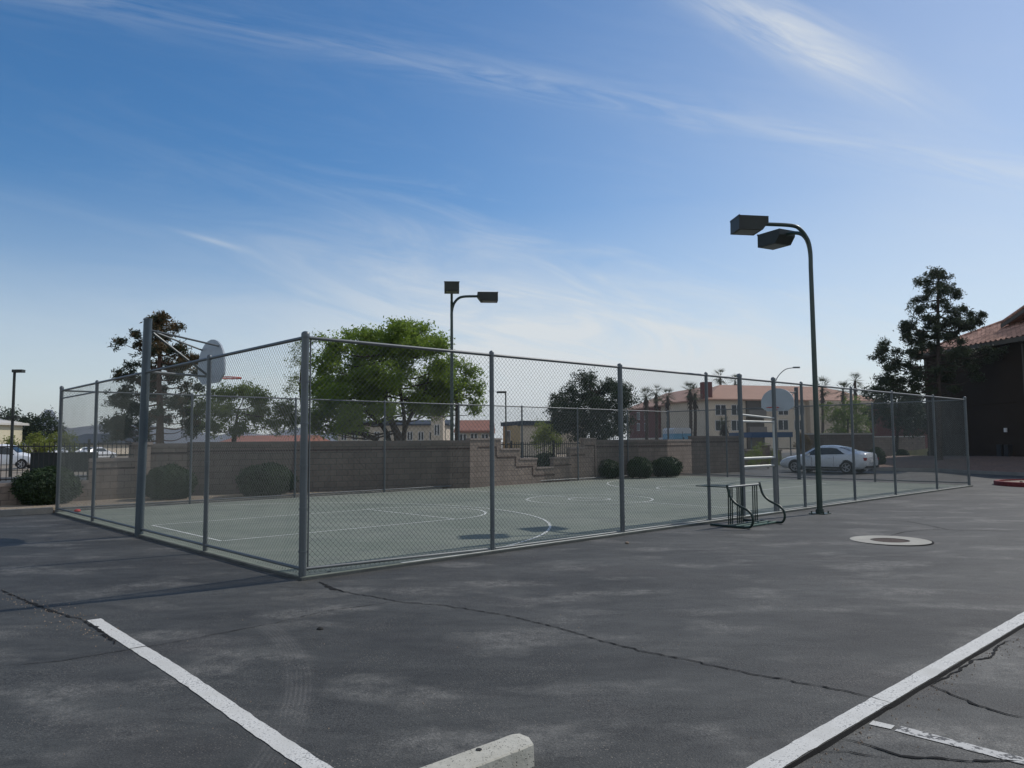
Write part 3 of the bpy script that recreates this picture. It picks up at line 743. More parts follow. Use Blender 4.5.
# small grit along the near line and loose stones
random.seed(21)
mb = MB()
for k in range(900):
    z_ = random.random()
    if z_ < .35: u = random.uniform(-3, 8); v = LINE_V - .03 - abs(random.gauss(0, .09))
    elif z_ < .6:
        t_ = random.random(); q = G(0, 590).lerp(G(115, 640), t_); u, v = UV(q); u += random.gauss(0, .12); v += random.gauss(0, .12)
    else: u = random.uniform(-7, 8); v = random.uniform(-9, -.3)
    s_ = random.uniform(.0025, .008) if z_ >= .6 else random.uniform(.003, .011)
    z = gz(u, v) - (STEP if v < LINE_V else 0); c = W(u, v, z); a = random.random() * 3
    pts = [c + Vector((s_ * math.cos(a + q * 2.09), s_ * math.sin(a + q * 2.09), 0)) for q in range(3)] + [c + Vector((0, 0, s_ * 1.1))]
    mb.add(pts, [(0, 1, 3), (1, 2, 3), (2, 0, 3)])
struct(mb.build('loose_grit', 'rock'), 'stuff')
#PART2
# ================================================================== WALLS
def root_line(name, label, cat, p0, p1, group=None):
    d = Vector((p1[0] - p0[0], p1[1] - p0[1], 0))
    return thing(name, label, cat, (p0[0], p0[1], 0), math.atan2(d.y, d.x), group), d.length
def on_plane(px, py, p0, p1):               # pixel -> (along, height) on the vertical plane p0-p1
    d = Vector((p1[0] - p0[0], p1[1] - p0[1], 0)); L = d.length; d /= L; n = Vector((-d.y, d.x, 0))
    r = ray(px, py); o = Vector((0, 0, H)); t = (Vector((p0[0], p0[1], 0)) - o).dot(n) / r.dot(n); q = o + r * t
    return (q - Vector((p0[0], p0[1], 0))).dot(d), q.z
def plain_wall(name, label, p0, p1, h, mat, capm, th=.2, piers=(), band=True, group=None):
    t, L = root_line(name, label, 'wall', p0, p1, group)
    MB().box(0, L, 0, th, -.1, h - .1).build('wall_face', mat, t)
    MB().box(-.0, L, -.02, th + .02, h - .1, h).build('coping', capm, t)
    if band: MB().box(.0, L, -.006, .001, h - .34, h - .28).build('accent_band', 'groove', t)
    for s_ in piers:
        MB().box(s_ - .2, s_ + .2, -.06, th + .06, -.1, h + .05).build('pier', mat, t)
    return t, L
Z7 = .07
wp = {k: G(x, y, Z7) for k, (x, y) in dict(a0=(88, 500.5), a1=(134, 498), b0=(147, 497), b1=(186, 495.5), c1=(470, 487), d1=(597, 478.5), e1=(668, 475), f1=(692, 472.8), g1=(745, 470.5)).items()}
l0 = wp['a0'] + (wp['a0'] - wp['a1']).normalized() * 14 + Vector((-1, -1, 0)) * .3
plain_wall('low_wall', 'low brown block retaining wall under the iron fence at the far left', l0, wp['a0'], .68, 'block', 'block_cap', band=False)
plain_wall('block_wall', 'lower tan block wall stepping up beside the iron fence, left of the brown pine trunk', wp['a0'], wp['a1'], 1.32, 'block', 'block_cap')
t, L = root_line('wall_pillar', 'square tan block pillar between the lower and taller block walls', 'pillar', wp['a1'], wp['b0'])
MB().box(.0, L, -.12, .32, -.1, 1.72).build('shaft', 'block', t); MB().box(-.04, L + .04, -.16, .36, 1.72, 1.80).build('cap', 'block_cap', t)
plain_wall('block_wall', 'tan block wall behind the leftmost round bush inside the fence view, under the pine', wp['b0'], wp['b1'], 1.76, 'block', 'block_cap')
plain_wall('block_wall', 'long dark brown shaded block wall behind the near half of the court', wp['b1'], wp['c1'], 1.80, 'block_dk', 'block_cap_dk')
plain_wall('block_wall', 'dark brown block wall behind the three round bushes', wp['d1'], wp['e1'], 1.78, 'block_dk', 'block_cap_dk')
plain_wall('block_wall', 'short light tan wall panel right of the three round bushes', wp['e1'], wp['f1'], 1.78, 'block', 'block_cap')
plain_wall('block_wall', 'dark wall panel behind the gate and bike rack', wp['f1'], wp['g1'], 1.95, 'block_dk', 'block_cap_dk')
# stepped decorative wall
p0, p1 = wp['c1'], wp['d1']
t, L = root_line('stepped_wall', 'sunlit tan block wall with stair stepped notch showing railing behind it', 'wall', p0, p1)
pp = lambda x, y: on_plane(x, y, p0, p1)
steps = [(470, 441.6), (501, 441.6), (501, 450.5), (520, 450.5), (520, 460.2), (537, 460.2), (537, 469.8), (553.7, 469.8), (553.7, 460.8), (570, 460.8), (570, 451), (584, 451), (584, 442.6), (597, 442.6)]
out = [pp(*q) for q in steps]
# snap horizontals
xs = [q[0] for q in out]; zs = [q[1] for q in out]
lv = sorted(zs); Z = [1.80, 1.80, 1.40, 1.40, 1.0, 1.0, .62, .62, 1.0, 1.0, 1.40, 1.40, 1.80, 1.80]
pts = [Vector((0, 0, -.1))] + [Vector((max(0, min(L, x)), 0, z)) for x, z in zip(xs, Z)] + [Vector((L, 0, -.1))]
MB().prism(pts[::-1], (0, .2, 0)).build('wall_face', 'block', t)
for i in range(0, 14, 2):
    x0, x1 = max(0, xs[i]), min(L, xs[i + 1])
    MB().box(x0 - (.0 if i == 0 else .02), x1 + (.0 if i == 12 else .02), -.025, .225, Z[i] + .002, Z[i] + .07).build('coping', 'block_cap', t)
mb = MB(); off = .24
gx = [pp(478, 450)[0], xs[1] - off, xs[3] - off, xs[5] - off, xs[7] + .06, xs[9] + .06, xs[11] + .06, L - .12]
gl = [(gx[0], gx[1], 1.80 - off), (gx[1], gx[2], 1.40 - off), (gx[2], gx[3], 1.0 - off), (gx[3], gx[4], .62 - off), (gx[4], gx[5], 1.0 - off), (gx[5], gx[6], 1.4 - off), (gx[6], gx[7], 1.8 - off)]
for k, (x0, x1, z) in enumerate(gl):
    mb.box(x0, x1, -.012, .001, z - .055, z)
for k in range(3): mb.box(gx[k + 1] - .055, gx[k + 1], -.0115, .001, gl[k + 1][2], gl[k][2] - .056)
for k in range(2): pass
mb.box(gx[7] - .05, gx[7], -.0115, .001, .1, 1.8 - off - .056)
mb.build('accent_band', 'groove', t)
# wall right, behind the silver car
q0, q1 = D(799, 440, 48), D(873, 440, 52)
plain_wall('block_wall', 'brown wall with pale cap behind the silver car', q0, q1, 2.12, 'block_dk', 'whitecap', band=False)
q2 = D(925, 440, 66)
plain_wall('block_wall', 'far tan wall with pale cap right of the silver car, under the leafy trees', D(874, 440, 66), q2, 1.95, 'block', 'whitecap', band=False)

plain_wall('screen_wall', 'dark low screen wall behind the iron fence, in front of the row of pale cars', D(31, 440, 52), D(97, 440, 52), 1.22, 'slate_dk', 'slate_dk', band=False)
# iron fences
def iron(label, p0, p1, zb, zt, sp=.13):
    t, L = root_line('iron_fence', label, 'fence', p0, p1, None)
    mb = MB(); n = int(L / sp)
    for i in range(n + 1): x = i * L / n; mb.box(x - .009, x + .009, -.009, .009, zb + .06, zt)
    mb.build('pickets', 'black', t)
    for z in (zb + .1, zt - .1): MB().box(0, L, -.016, .016, z - .018, z + .018).build('rail', 'black', t)
    m = max(1, int(L / 2.4))
    for i in range(m + 1): x = i * L / m; MB().box(x - .03, x + .03, -.03, .03, zb - .05, zt + .05).build('post', 'black', t)
    return t
bk = lambda p, d=.1: (p[0] - d * .67, p[1] + d * .73)
iron('black iron picket fence on the low retaining wall at the far left', bk(l0), bk(wp['a0']), .68, 1.80)
iron('short black iron picket fence on the lower tan wall beside the pine', bk(wp['a0']), bk(wp['a1']), 1.32, 1.86)
iron('black iron railing showing in the notch of the stepped wall', Vector(bk(p0, .35)), Vector(bk(p1, .35)), .1, 1.72)

# ================================================================== PLANTS
def leaf_quads(mb, c, s_, rnd, elong=1.0, outward=None, flat=.5):
    a = Vector((rnd.gauss(0, 1), rnd.gauss(0, 1), rnd.gauss(0, 1))).normalized()
    if outward is not None: nrm = (outward + a * flat).normalized()
    else: nrm = a
    b = nrm.orthogonal().normalized(); b.rotate(Matrix.Rotation(rnd.random() * 6.28, 3, nrm)); e = nrm.cross(b)
    b = b * s_ * elong; e = e * s_ * .5
    mb.add([c - b * .5, c + e * .5 + nrm * s_ * .08, c + b * .5, c - e * .5 + nrm * s_ * .08], [(0, 1, 2, 3)])
def tree(name, label, cat, depth, basepx, trunk, blobs, mat, dens=1.0, size=.12, bark='bark', group=None, forks=None, csize=.2, elong=1.3, hollow=.45, base_z=0.0, extra=None, tr=.16, twig=4, seed=1, dspread=1.0):
    """trunk: pixel path; blobs: (px, py, rx, ry, depth offset in m[, share of browning])"""
    rnd = random.Random(seed); K = depth / F_PX
    bp = D(basepx[0], basepx[1], depth); bp.z = base_z
    t = thing(name, label, cat, bp, 0, group)
    tp = [bp] + [D(x, y, depth) for x, y in trunk]
    n = len(tp); pth = catmull(tp, 5); m_ = len(pth)
    o = MB().tube(pth, [tr * (1.25 - .95 * (i / (m_ - 1)) ** .8) for i in range(m_)], 9).build('trunk', bark, t, True); smooth_angle(o, 70)
    br = MB(); lf = MB(); lf2 = MB()
    for bl in blobs:
        px, py, rx, ry, dd = bl[:5]; brown = bl[5] if len(bl) > 5 else 0
        c = D(px, py, depth) + Vector((0, dd, 0)); RX, RZ = rx * K, ry * K; RY = (RX + RZ) * .5 * dspread
        # branch from the trunk
        st = min(pth, key=lambda q: (q - c).length + (3 if q.z > c.z - .1 * RZ else 0) + (5 if q.z < pth[0].z + .25 * (pth[-1].z - pth[0].z) else 0))
        mid = st.lerp(c, .5) + Vector((0, 0, -.12 * (c - st).length))
        r0 = tr * .26 * min(1, .4 + RX)
        br.tube(catmull([st, mid, c], 4), [r0 * (1 - .09 * i) for i in range(9)], 6)
        nc = int(max(12, dens * 34 * (rx * ry) / 190))
        for k in range(nc):
            d = Vector((rnd.gauss(0, 1), rnd.gauss(0, 1), rnd.gauss(0, 1))).normalized() * (hollow + (1.05 - hollow) * rnd.random())
            cc = c + Vector((d.x * RX, d.y * RY, d.z * RZ))
            if k % twig == 0:
                br.tube([c, c.lerp(cc, .55) + Vector((0, 0, .08)), cc], [r0 * .3, r0 * .2, r0 * .08], 4, False)
            cr = csize * rnd.uniform(.6, 1.35); nl = int(26 * rnd.uniform(.6, 1.3))
            tgt = lf2 if rnd.random() < brown else lf
            for j in range(nl):
                q = Vector((rnd.gauss(0, .5), rnd.gauss(0, .5), rnd.gauss(0, .42))) * cr
                leaf_quads(tgt, cc + q, size * rnd.uniform(.6, 1.3), rnd, elong)
    br.build('branches', bark, t, True)
    lf.build('crown', mat, t, True)
    if lf2.v: lf2.build('brown_foliage', 'needle_brown', t, True)
    return t
def jitter_blobs(outline, n, r0, r1, rnd, dd=1.0):      # fill an outline (px polygon) with blobs
    xs = [p[0] for p in outline]; ys = [p[1] for p in outline]; out = []; tries = 0
    def inside(x, y):
        c = False; j = len(outline) - 1
        for i in range(len(outline)):
            xi, yi = outline[i]; xj, yj = outline[j]
            if (yi > y) != (yj > y) and x < (xj - xi) * (y - yi) / (yj - yi) + xi: c = not c
            j = i
        return c
    while len(out) < n and tries < 5000:
        tries += 1
        x = rnd.uniform(min(xs), max(xs)); y = rnd.uniform(min(ys), max(ys)); r = rnd.uniform(r0, r1)
        if inside(x, y) and all(math.hypot(x - a, y - b) > .75 * min(r, q) for a, b, q, *_ in out):
            out.append((x, y, r * 1.15, r * .9, rnd.uniform(-dd, dd)))
    return out
# left pine
def pine_fill(outline, n, r0, r1, sd, dd, brown=None):
    out = jitter_blobs(outline, n, r0, r1, random.Random(sd), dd)
    return [(x, y, rx, ry * .85, d, brown(x, y)) if brown else (x, y, rx, ry * .85, d) for x, y, rx, ry, d in out]
PL = pine_fill([(158, 318), (172, 320), (172, 330), (185, 345), (200, 358), (200, 375), (190, 385), (195, 400), (188, 420), (192, 436), (170, 440), (150, 430), (106, 440), (102, 415), (108, 398), (120, 382), (122, 372), (130, 362), (128, 350), (134, 342), (150, 332)], 62, 4.5, 8, 91, 1.2, lambda x, y: (.75 if (x > 148 and y < 372) else .12))
PR = pine_fill([(930, 268), (950, 266), (956, 285), (962, 300), (975, 310), (984, 318), (975, 335), (965, 345), (990, 352), (985, 370), (960, 385), (935, 392), (900, 396), (878, 392), (882, 375), (893, 365), (876, 352), (879, 338), (890, 345), (900, 350), (915, 350), (905, 338), (900, 326), (915, 318), (915, 305), (925, 295), (922, 280)], 80, 4, 7.5, 92, 1.0)
tree('pine_tree', 'pine tree with browning top behind the block wall, beside the left hoop pole', 'tree', 33, (160, 470), [(160, 440), (160, 410), (159, 380), (160, 350), (161, 326)],
     [(163, 326, 10, 8, 0, .8), (156, 337, 13, 8, .3, .6), (170, 338, 9, 7, -.3, .8), (146, 348, 9, 7, .2, .2), (172, 352, 15, 8, 0, .6), (138, 363, 10, 8, -.3, .1), (155, 362, 13, 9, .6, .3), (184, 360, 14, 8, .3, .8),
      (128, 378, 12, 7, 0), (146, 380, 12, 8, .5, .1), (196, 372, 9, 6, 0, .6), (112, 398, 15, 9, .3), (133, 402, 15, 9, -.6), (178, 384, 13, 7, .7, .3), (106, 424, 16, 10, .5), (130, 424, 16, 10, -.5), (148, 416, 10, 8, .8), (176, 404, 12, 7, -.4), (115, 437, 16, 7, 0), (140, 436, 12, 7, .5), (186, 420, 9, 6, .4, .2)] + PL,
     'needle', dens=.9, size=.10, bark='bark_red', csize=.19, elong=1.9, tr=.17, hollow=.1, seed=3, twig=8)
rnd = random.Random(5)
tree('broadleaf_tree', 'low rounded grey green tree behind the wall, under the left backboard', 'tree', 34, (232, 470), [(234, 440), (236, 425), (238, 410)],
     [(222, 396, 16, 11, 0), (242, 392, 16, 11, .4), (262, 400, 16, 11, -.3), (282, 410, 15, 12, .3), (205, 408, 16, 12, -.3), (228, 412, 18, 12, -.6), (252, 416, 18, 12, .5), (274, 424, 16, 9, 0), (195, 425, 14, 8, .4), (213, 428, 15, 8, .2), (240, 430, 16, 7, -.3), (290, 420, 9, 12, .4)],
     'leaf_mid', dens=1.9, size=.105, csize=.24, tr=.12, hollow=.15, seed=5)
tree('sparse_tree', 'thin pale leaved tree just behind the corner fence post', 'tree', 40, (302, 470), [(303, 440), (302, 410), (300, 385), (303, 350)],
     [(303, 345, 15, 12, 0), (292, 358, 12, 10, .4), (312, 362, 13, 12, -.4), (296, 378, 13, 10, 0), (312, 338, 12, 7, .5), (290, 388, 9, 7, 0), (316, 385, 12, 12, .3)],
     'leaf_pale', dens=.62, size=.085, csize=.26, tr=.10, hollow=.15, seed=8, twig=2)
ol = [(312, 352), (322, 342), (345, 338), (360, 332), (385, 332), (398, 324), (420, 326), (436, 332), (446, 348), (452, 366), (450, 392), (440, 404), (410, 412), (380, 420), (345, 424), (315, 422), (308, 400), (312, 375)]
bl = jitter_blobs(ol, 46, 11, 17, random.Random(11), 2.2)
bl += [(430, 392, 13, 9, .5), (420, 404, 13, 8, -.4), (442, 378, 12, 9, 0), (349, 336, 8, 6, 0), (377, 333, 6, 5, .5), (404, 326, 9, 6, 0), (424, 328, 8, 6, .4), (440, 341, 7, 6, 0), (333, 431, 16, 6, 0), (316, 428, 10, 8, 0), (355, 428, 12, 6, .5)]
tree('broadleaf_tree', 'large bright green leafy tree with several trunks, tallest crown behind the long dark wall', 'tree', 36, (397, 478), [(398, 440), (393, 425), (386, 405), (384, 380), (382, 350)],
     bl, 'leaf_bright', dens=1.5, size=.125, csize=.30, tr=.20, hollow=.15, seed=12)
bt = bpy.data.objects['broadleaf_tree.001']
mb = MB()
for P_ in ([(398, 470), (402, 440), (410, 418), (424, 395), (430, 370)], [(396, 470), (386, 432), (370, 415), (350, 400), (335, 380)], [(399, 462), (404, 436), (404, 415), (400, 385), (404, 350)], [(378, 440), (362, 434), (345, 432), (325, 425)]):
    mb.tube(catmull([D(x, y, 36 + .3) for x, y in P_], 4), [.14 * (1 - .045 * i) for i in range(4 * (len(P_) - 1) + 1)], 7)
mb.build('side_trunk', 'bark', bt, True)
tree('broadleaf_tree', 'slim bright green tree with one straight trunk, right of the farther lamp post', 'tree', 37, (458, 478), [(457, 440), (457, 415), (456, 390), (452, 370)],
     [(456, 366, 12, 9, 0), (470, 372, 11, 9, .4), (446, 384, 14, 10, -.4), (466, 386, 14, 10, .3), (478, 390, 9, 10, 0), (474, 402, 11, 7, .3), (455, 398, 12, 7, 0), (440, 372, 10, 9, 0), (476, 411, 6, 4, 0), (442, 405, 12, 7, .5), (430, 412, 10, 6, 0)],
     'leaf_bright', dens=1.5, size=.12, csize=.26, tr=.13, hollow=.2, seed=15)
ol = [(558, 400), (566, 386), (575, 378), (588, 372), (602, 376), (610, 386), (616, 382), (626, 392), (630, 410), (628, 440), (556, 440), (554, 412)]
bl = jitter_blobs(ol, 34, 8, 13, random.Random(21), 2.0)
tree('dark_tree', 'dense dark evergreen tree behind the wall in front of the clay roofed apartments', 'tree', 50, (592, 470), [(592, 440), (592, 410), (590, 382)],
     bl, 'leaf_dark', dens=2.0, size=.13, csize=.30, tr=.18, hollow=.2, seed=22)
# right pine in front of the brown building
tree('pine_tree', 'tall airy pine tree in front of the shaded brown building', 'tree', 44, (939, 458), [(939, 430), (939, 400), (938, 370), (938, 330), (938, 300), (939, 275)],
     [(936, 273, 9, 7, 0), (947, 276, 8, 6, .3), (928, 283, 7, 6, 0), (944, 288, 11, 7, -.3), (928, 297, 9, 7, .3), (953, 293, 7, 6, 0), (938, 305, 11, 7, .5), (918, 310, 9, 7, 0), (957, 313, 8, 6, 0), (927, 320, 12, 8, -.4), (912, 325, 9, 7, .3), (955, 322, 11, 7, .3), (970, 315, 8, 6, 0), (978, 322, 5, 6, 0), (943, 327, 9, 7, 0), (908, 335, 8, 5, 0), (926, 334, 10, 5, .5), (950, 335, 11, 6, 0), (904, 330, 6, 4, 0), (966, 328, 10, 6, .3),
      (884, 344, 4, 7, 0), (881, 352, 4, 7, 0), (886, 360, 6, 6, .2), (896, 352, 8, 6, 0), (908, 352, 9, 6, -.3), (918, 356, 9, 6, 0), (898, 368, 9, 6, .3), (910, 374, 9, 6, 0), (888, 372, 5, 5, 0), (905, 382, 12, 5, 0), (890, 390, 9, 5, .3), (925, 372, 10, 8, .4), (950, 355, 12, 7, -.5), (965, 350, 9, 5, 0), (948, 372, 12, 7, 0), (972, 362, 9, 6, .4), (930, 390, 12, 7, 0), (955, 388, 11, 6, .2), (975, 378, 8, 5, 0), (985, 350, 6, 5, 0), (992, 358, 5, 4, 0)] + PR,
     'needle', dens=.9, size=.105, csize=.21, elong=1.9, tr=.17, hollow=.1, base_z=.45, seed=31, twig=6)
ol = [(876, 390), (890, 384), (910, 388), (925, 392), (926, 418), (908, 434), (886, 432), (876, 412)]
tree('dark_tree', 'dark leafy tree behind the court beside the brown building, left of the tall airy pine', 'tree', 58, (895, 460), [(897, 440), (898, 410), (900, 395)], jitter_blobs(ol, 20, 8, 12, random.Random(33), 2), 'leaf_dark', dens=1.5, size=.15, csize=.34, tr=.15, seed=34)
ol = [(826, 412), (840, 404), (858, 404), (870, 412), (872, 430), (850, 434), (828, 432)]
tree('broadleaf_tree', 'small green tree behind the pale capped wall and silver car', 'tree', 75, (848, 455), [(848, 440), (848, 420)], jitter_blobs(ol, 14, 7, 10, random.Random(35), 2), 'leaf_mid', dens=1.2, size=.17, csize=.4, tr=.15, seed=36)
# far left trees
for i, (ol, lab, mt, dep) in enumerate([
        ([(-30, 412), (0, 406), (12, 406), (20, 420), (18, 440), (-30, 440)], 'dark tree behind the cream building at the far left edge', 'leaf_dark', 105),
        ([(24, 412), (33, 408), (42, 416), (52, 428), (56, 442), (22, 442)], 'dark pointed tree right of the cream building', 'leaf_dark', 95),
        ([(20, 442), (28, 436), (48, 438), (56, 446), (50, 452), (20, 452)], 'yellow green shrub tree behind the iron fence at left', 'yleaf', 60)]):
    cx = sum(p[0] for p in ol) / len(ol)
    tree('far_tree', lab, 'tree', dep, (cx, 455), [(cx, 445), (cx, ol[1][1] + 8)], jitter_blobs(ol, 12, 5, 9, random.Random(40 + i), 3), mt, dens=1.8, size=.0045 * dep / 1.6, csize=.006 * dep, tr=.2, seed=50 + i)
ol = [(528, 436), (540, 426), (552, 426), (560, 436), (558, 444), (528, 444)]
tree('shrub', 'olive green shrub in front of the ochre flat roofed building', 'shrub', 62, (544, 452), [(544, 446), (544, 436)], jitter_blobs(ol, 10, 5, 8, random.Random(61), 2), 'yleaf', dens=1.6, size=.15, csize=.35, tr=.06, seed=62)

# palms
def palm(depth, x, ytop, label, crown=1.5, lean=0, base_z=0, ybase=440):
    rnd = random.Random(int(x * 7)); b = D(x - lean, ybase, depth); b.z = base_z; top = D(x, ytop, depth)
    t = thing('palm_tree', label, 'palm tree', b, 0, 'fan palms around the apartments')
    MB().tube(catmull([b, b.lerp(top, .5) + Vector((.1, 0, 0)), top], 4), [.26 - .01 * i for i in range(9)], 8).build('trunk', 'bark', t, True)
    mb = MB()
    for i in range(34):
        az = rnd.random() * 6.28; el = rnd.uniform(-.9, 1.3); d = Vector((math.cos(az) * math.cos(el), math.sin(az) * math.cos(el), math.sin(el)))
        c = top + d * crown * .55; mb.tube([top, c], .02, 3, False)
        side = d.cross(Vector((0, 0, 1))).normalized() if abs(d.z) < .98 else Vector((1, 0, 0)); up = side.cross(d)
        for k in range(9):
            a = (k - 4) * .3; tip = c + (d * math.cos(a) + side * math.sin(a)) * crown * .55 * rnd.uniform(.8, 1.1) - Vector((0, 0, .16 * crown * rnd.random()))
            w = side * .06 * crown
            mb.add([c - w * .4, c + w * .4, tip + up * .03], [(0, 1, 2)])
    mb.build('fronds', 'palmleaf', t, True)
    sk = MB()
    for i in range(40):
        az = rnd.random() * 6.28; z0 = rnd.uniform(-.1, -1.3) * crown
        p = top + Vector((math.cos(az) * .22, math.sin(az) * .22, z0)); q = p + Vector((math.cos(az) * .35, math.sin(az) * .35, -.6))
        w = Vector((-math.sin(az), math.cos(az), 0)) * .12; sk.add([p - w, p + w, q], [(0, 1, 2)])
    sk.build('dead_skirt', 'bark', t, True)
palm(105, 646, 397, 'leftmost of the palms in front of the maroon apartment wing', 1.7)
palm(112, 656, 394, 'second palm from the left in front of the apartments', 1.8)
palm(108, 667.5, 397, 'third palm from the left, in front of the grey apartment wall', 1.6)
palm(100, 690, 391, 'palm with thick crown standing tight against another, left of its pair', 1.6)
palm(102, 695, 394, 'palm standing tight against another, right of its pair', 1.5, 1)
palm(175, 720, 377, 'wide palm crown poking above the apartment roof, nearer the maroon chimney', 2.4)
palm(180, 735, 381, 'low palm crown poking just above the apartment roof ridge', 2.0)
palm(95, 555, 409, 'small palm beside the dense dark evergreen', 1.1)
palm(120, 822, 388, 'wide palm crown behind the court, just right of the near lamp pole', 2.1)
palm(120, 843, 391, 'shaggy palm between two others, above the pale capped wall', 1.9)
palm(118, 855, 381, 'tallest of the palms right of the near lamp pole', 1.6)
palm(70, 724, 424, 'small young palm in front of the apartment windows', .9)
palm(160, 62, 428, 'tiny distant palm beside the dark blue roof at left', 1.6)

def bush(label, px, pybase, wpx, hpx, name='round_bush', group='clipped round bushes along the wall', mat='bushleaf', z=Z7, depth=None, squash=1.0):
    b = G(px, pybase, z); K = b.y / F_PX; rx = wpx * K / 2; hz = hpx * K
    b = b + Vector((b.x, b.y, 0)).normalized() * rx * .8; rnd = random.Random(int(px))
    t = thing(name, label, 'bush', b, rnd.random(), group)
    mb = MB(); prof = []; ns = 14
    core = MB(); cz = hz * .46
    def rad(d): return 1 + .13 * noise.noise(d * 1.9 + Vector((px, 0, 0))) + .07 * noise.noise(d * 5 + Vector((px, 0, 0)))
    for i in range(ns + 1):
        el = -math.pi / 2 + math.pi * i / ns
        for j in range(24):
            az = 2 * math.pi * j / 24; d = Vector((math.cos(el) * math.cos(az), math.cos(el) * math.sin(az), math.sin(el))); k = rad(d) * .94
            core.v.append((d.x * rx * k, d.y * rx * k, max(0.01, cz + d.z * hz * .54 * k)))
    for i in range(ns):
        for j in range(24): core.f.append((i * 24 + j, i * 24 + (j + 1) % 24, (i + 1) * 24 + (j + 1) % 24, (i + 1) * 24 + j))
    core.build('inner_foliage', mat, t)
    n = int(5200 if wpx > 40 else 3000)
    for k in range(n):
        d = Vector((rnd.gauss(0, 1), rnd.gauss(0, 1), rnd.gauss(0, 1))).normalized(); q = rad(d) * (rnd.uniform(.93, 1.05) if rnd.random() < .93 else rnd.uniform(1.03, 1.13))
        if cz + d.z * hz * .54 < .02: continue
        leaf_quads(mb, Vector((d.x * rx * q, d.y * rx * q, cz + d.z * hz * .54 * q)), (.085 * rnd.uniform(.5, 1.3)), rnd, 1.5, d, 1.2)
    mb.build('foliage', mat, t)
    MB().tube([(0, 0, -.05), (0, 0, .3)], .05, 6).build('stem', 'bark', t)
    return t
bush('large dark round bush outside the far left fence corner, by the kerb', 47, 505, 56, 36)
bush('round green bush just right of the left hoop pole', 169, 500, 48, 33)
bush('wide dark round bush left of the near corner post', 266, 497, 54, 32)
bush('leftmost of the three round bushes by the dark wall', 608, 478.5, 25, 18)
bush('middle of the three round bushes by the dark wall', 640, 478, 24, 20)
bush('rightmost of the three round bushes, in front of the light wall panel', 667, 476.8, 29, 19)
bush('dark clipped bush filling the notch of the stepped wall', 545, 481, 28, 27, 'notch_bush', None)
bush('small bush beyond the car, left of the far right pale kerb path', 877, 468, 16, 20, 'small_bush', 'small bushes near the far tan wall')
bush('small bush in front of the far tan wall, right of the path', 903, 463, 12, 13, 'small_bush', 'small bushes near the far tan wall')
# leaf litter and tufts on the strip
mb = MB(); rnd = random.Random(77)
for k in range(5200):
    u = rnd.uniform(-8, 27); v = 13.35 + abs(rnd.gauss(0, 1.0)); s_ = rnd.uniform(.02, .05)
    leaf_quads(mb, W(u, min(v, 16.5), Z7 + .012), s_, rnd, 1.4, Vector((0, 0, 1)), .8)
struct(mb.build('leaf_litter', simple('dry_leaves', (.30, .24, .13), .9, 0, .4, 8, 60)), 'stuff')

# ================================================================== RIGHT BROWN BUILDING
ze = 7.28; E0 = Vector((29.9, 28.7, 0)); E1 = Vector((27.1, 51.3, 0)); ed = (E1 - E0).normalized(); en = Vector((ed.y, -ed.x, 0))  # en points away from the lot (+x)
Lb = (E1 - E0).length; Wd = 7.0; pit = .46
bb = thing('brown_building', 'dark shaded brown two storey building with clay tile roof at the right edge', 'building', E0 + en * .5 + Vector((0, 0, 0)))
def BP(s_, t_, z): return E0 + ed * s_ + en * t_ + Vector((0, 0, z))
mb = MB()
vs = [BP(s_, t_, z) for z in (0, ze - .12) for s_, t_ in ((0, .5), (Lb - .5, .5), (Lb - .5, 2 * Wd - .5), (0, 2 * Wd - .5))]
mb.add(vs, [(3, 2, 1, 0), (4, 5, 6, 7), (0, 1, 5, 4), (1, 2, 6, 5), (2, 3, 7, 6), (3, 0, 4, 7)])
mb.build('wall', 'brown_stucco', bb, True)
# corrugated tile slope facing the lot
mb = MB(); du = .05; nrow = 24; ns = int(Lb / du)
prev = None
for i in range(ns + 1):
    s_ = i * du; tm = min(Wd, Lb - s_ + .001); colv = []
    for r_ in range(nrow + 1):
        t_ = tm * r_ / nrow; wv = .06 * math.cos(s_ * 2 * math.pi / .40); stp = .03 * ((t_ / .38) % 1)
        colv.append(len(mb.v)); mb.v.append(tuple(BP(s_, t_, ze + .09 + t_ * pit + wv - stp)))
    if prev:
        for r_ in range(nrow): mb.f.append((prev[r_], prev[r_ + 1], colv[r_ + 1], colv[r_]))
    prev = colv
rf = mb.build('tile_roof', 'tile', bb, True)
mb = MB(); mb.add([BP(Lb, 0, ze + .08), BP(Lb - Wd, Wd, ze + .08 + Wd * pit), BP(Lb, 2 * Wd, ze + .08)], [(0, 1, 2)])
mb.add([BP(0, Wd, ze + .08 + Wd * pit), BP(Lb - Wd, Wd, ze + .08 + Wd * pit), BP(Lb, 2 * Wd, ze + .08), BP(0, 2 * Wd, ze + .08)], [(0, 1, 2, 3)])
mb.build('rear_roof', 'tile', bb, True)
MB().tube([BP(Lb, 0, ze + .12), BP(Lb - Wd, Wd, ze + .14 + Wd * pit)], .09, 8).build('hip_ridge', 'tile', bb, True)
mb = MB(); a = BP(0, -.02, ze - .22); 
vs = [BP(s_, t_, z) for z in (ze - .2, ze + .06) for s_, t_ in ((0, -.03), (Lb, -.03), (Lb, .05), (0, .05))]
mb.add(vs, [(3, 2, 1, 0), (4, 5, 6, 7), (0, 1, 5, 4), (1, 2, 6, 5), (2, 3, 7, 6), (3, 0, 4, 7)]); mb.build('fascia', 'fascia', bb, True)
mb = MB(); vs = [BP(s_, t_, ze - .12) for s_, t_ in ((0, .05), (Lb - .02, .05), (Lb - .02, .52), (0, .52))]; mb.add(vs, [(0, 1, 2, 3)]); mb.build('soffit', 'fascia', bb, True)
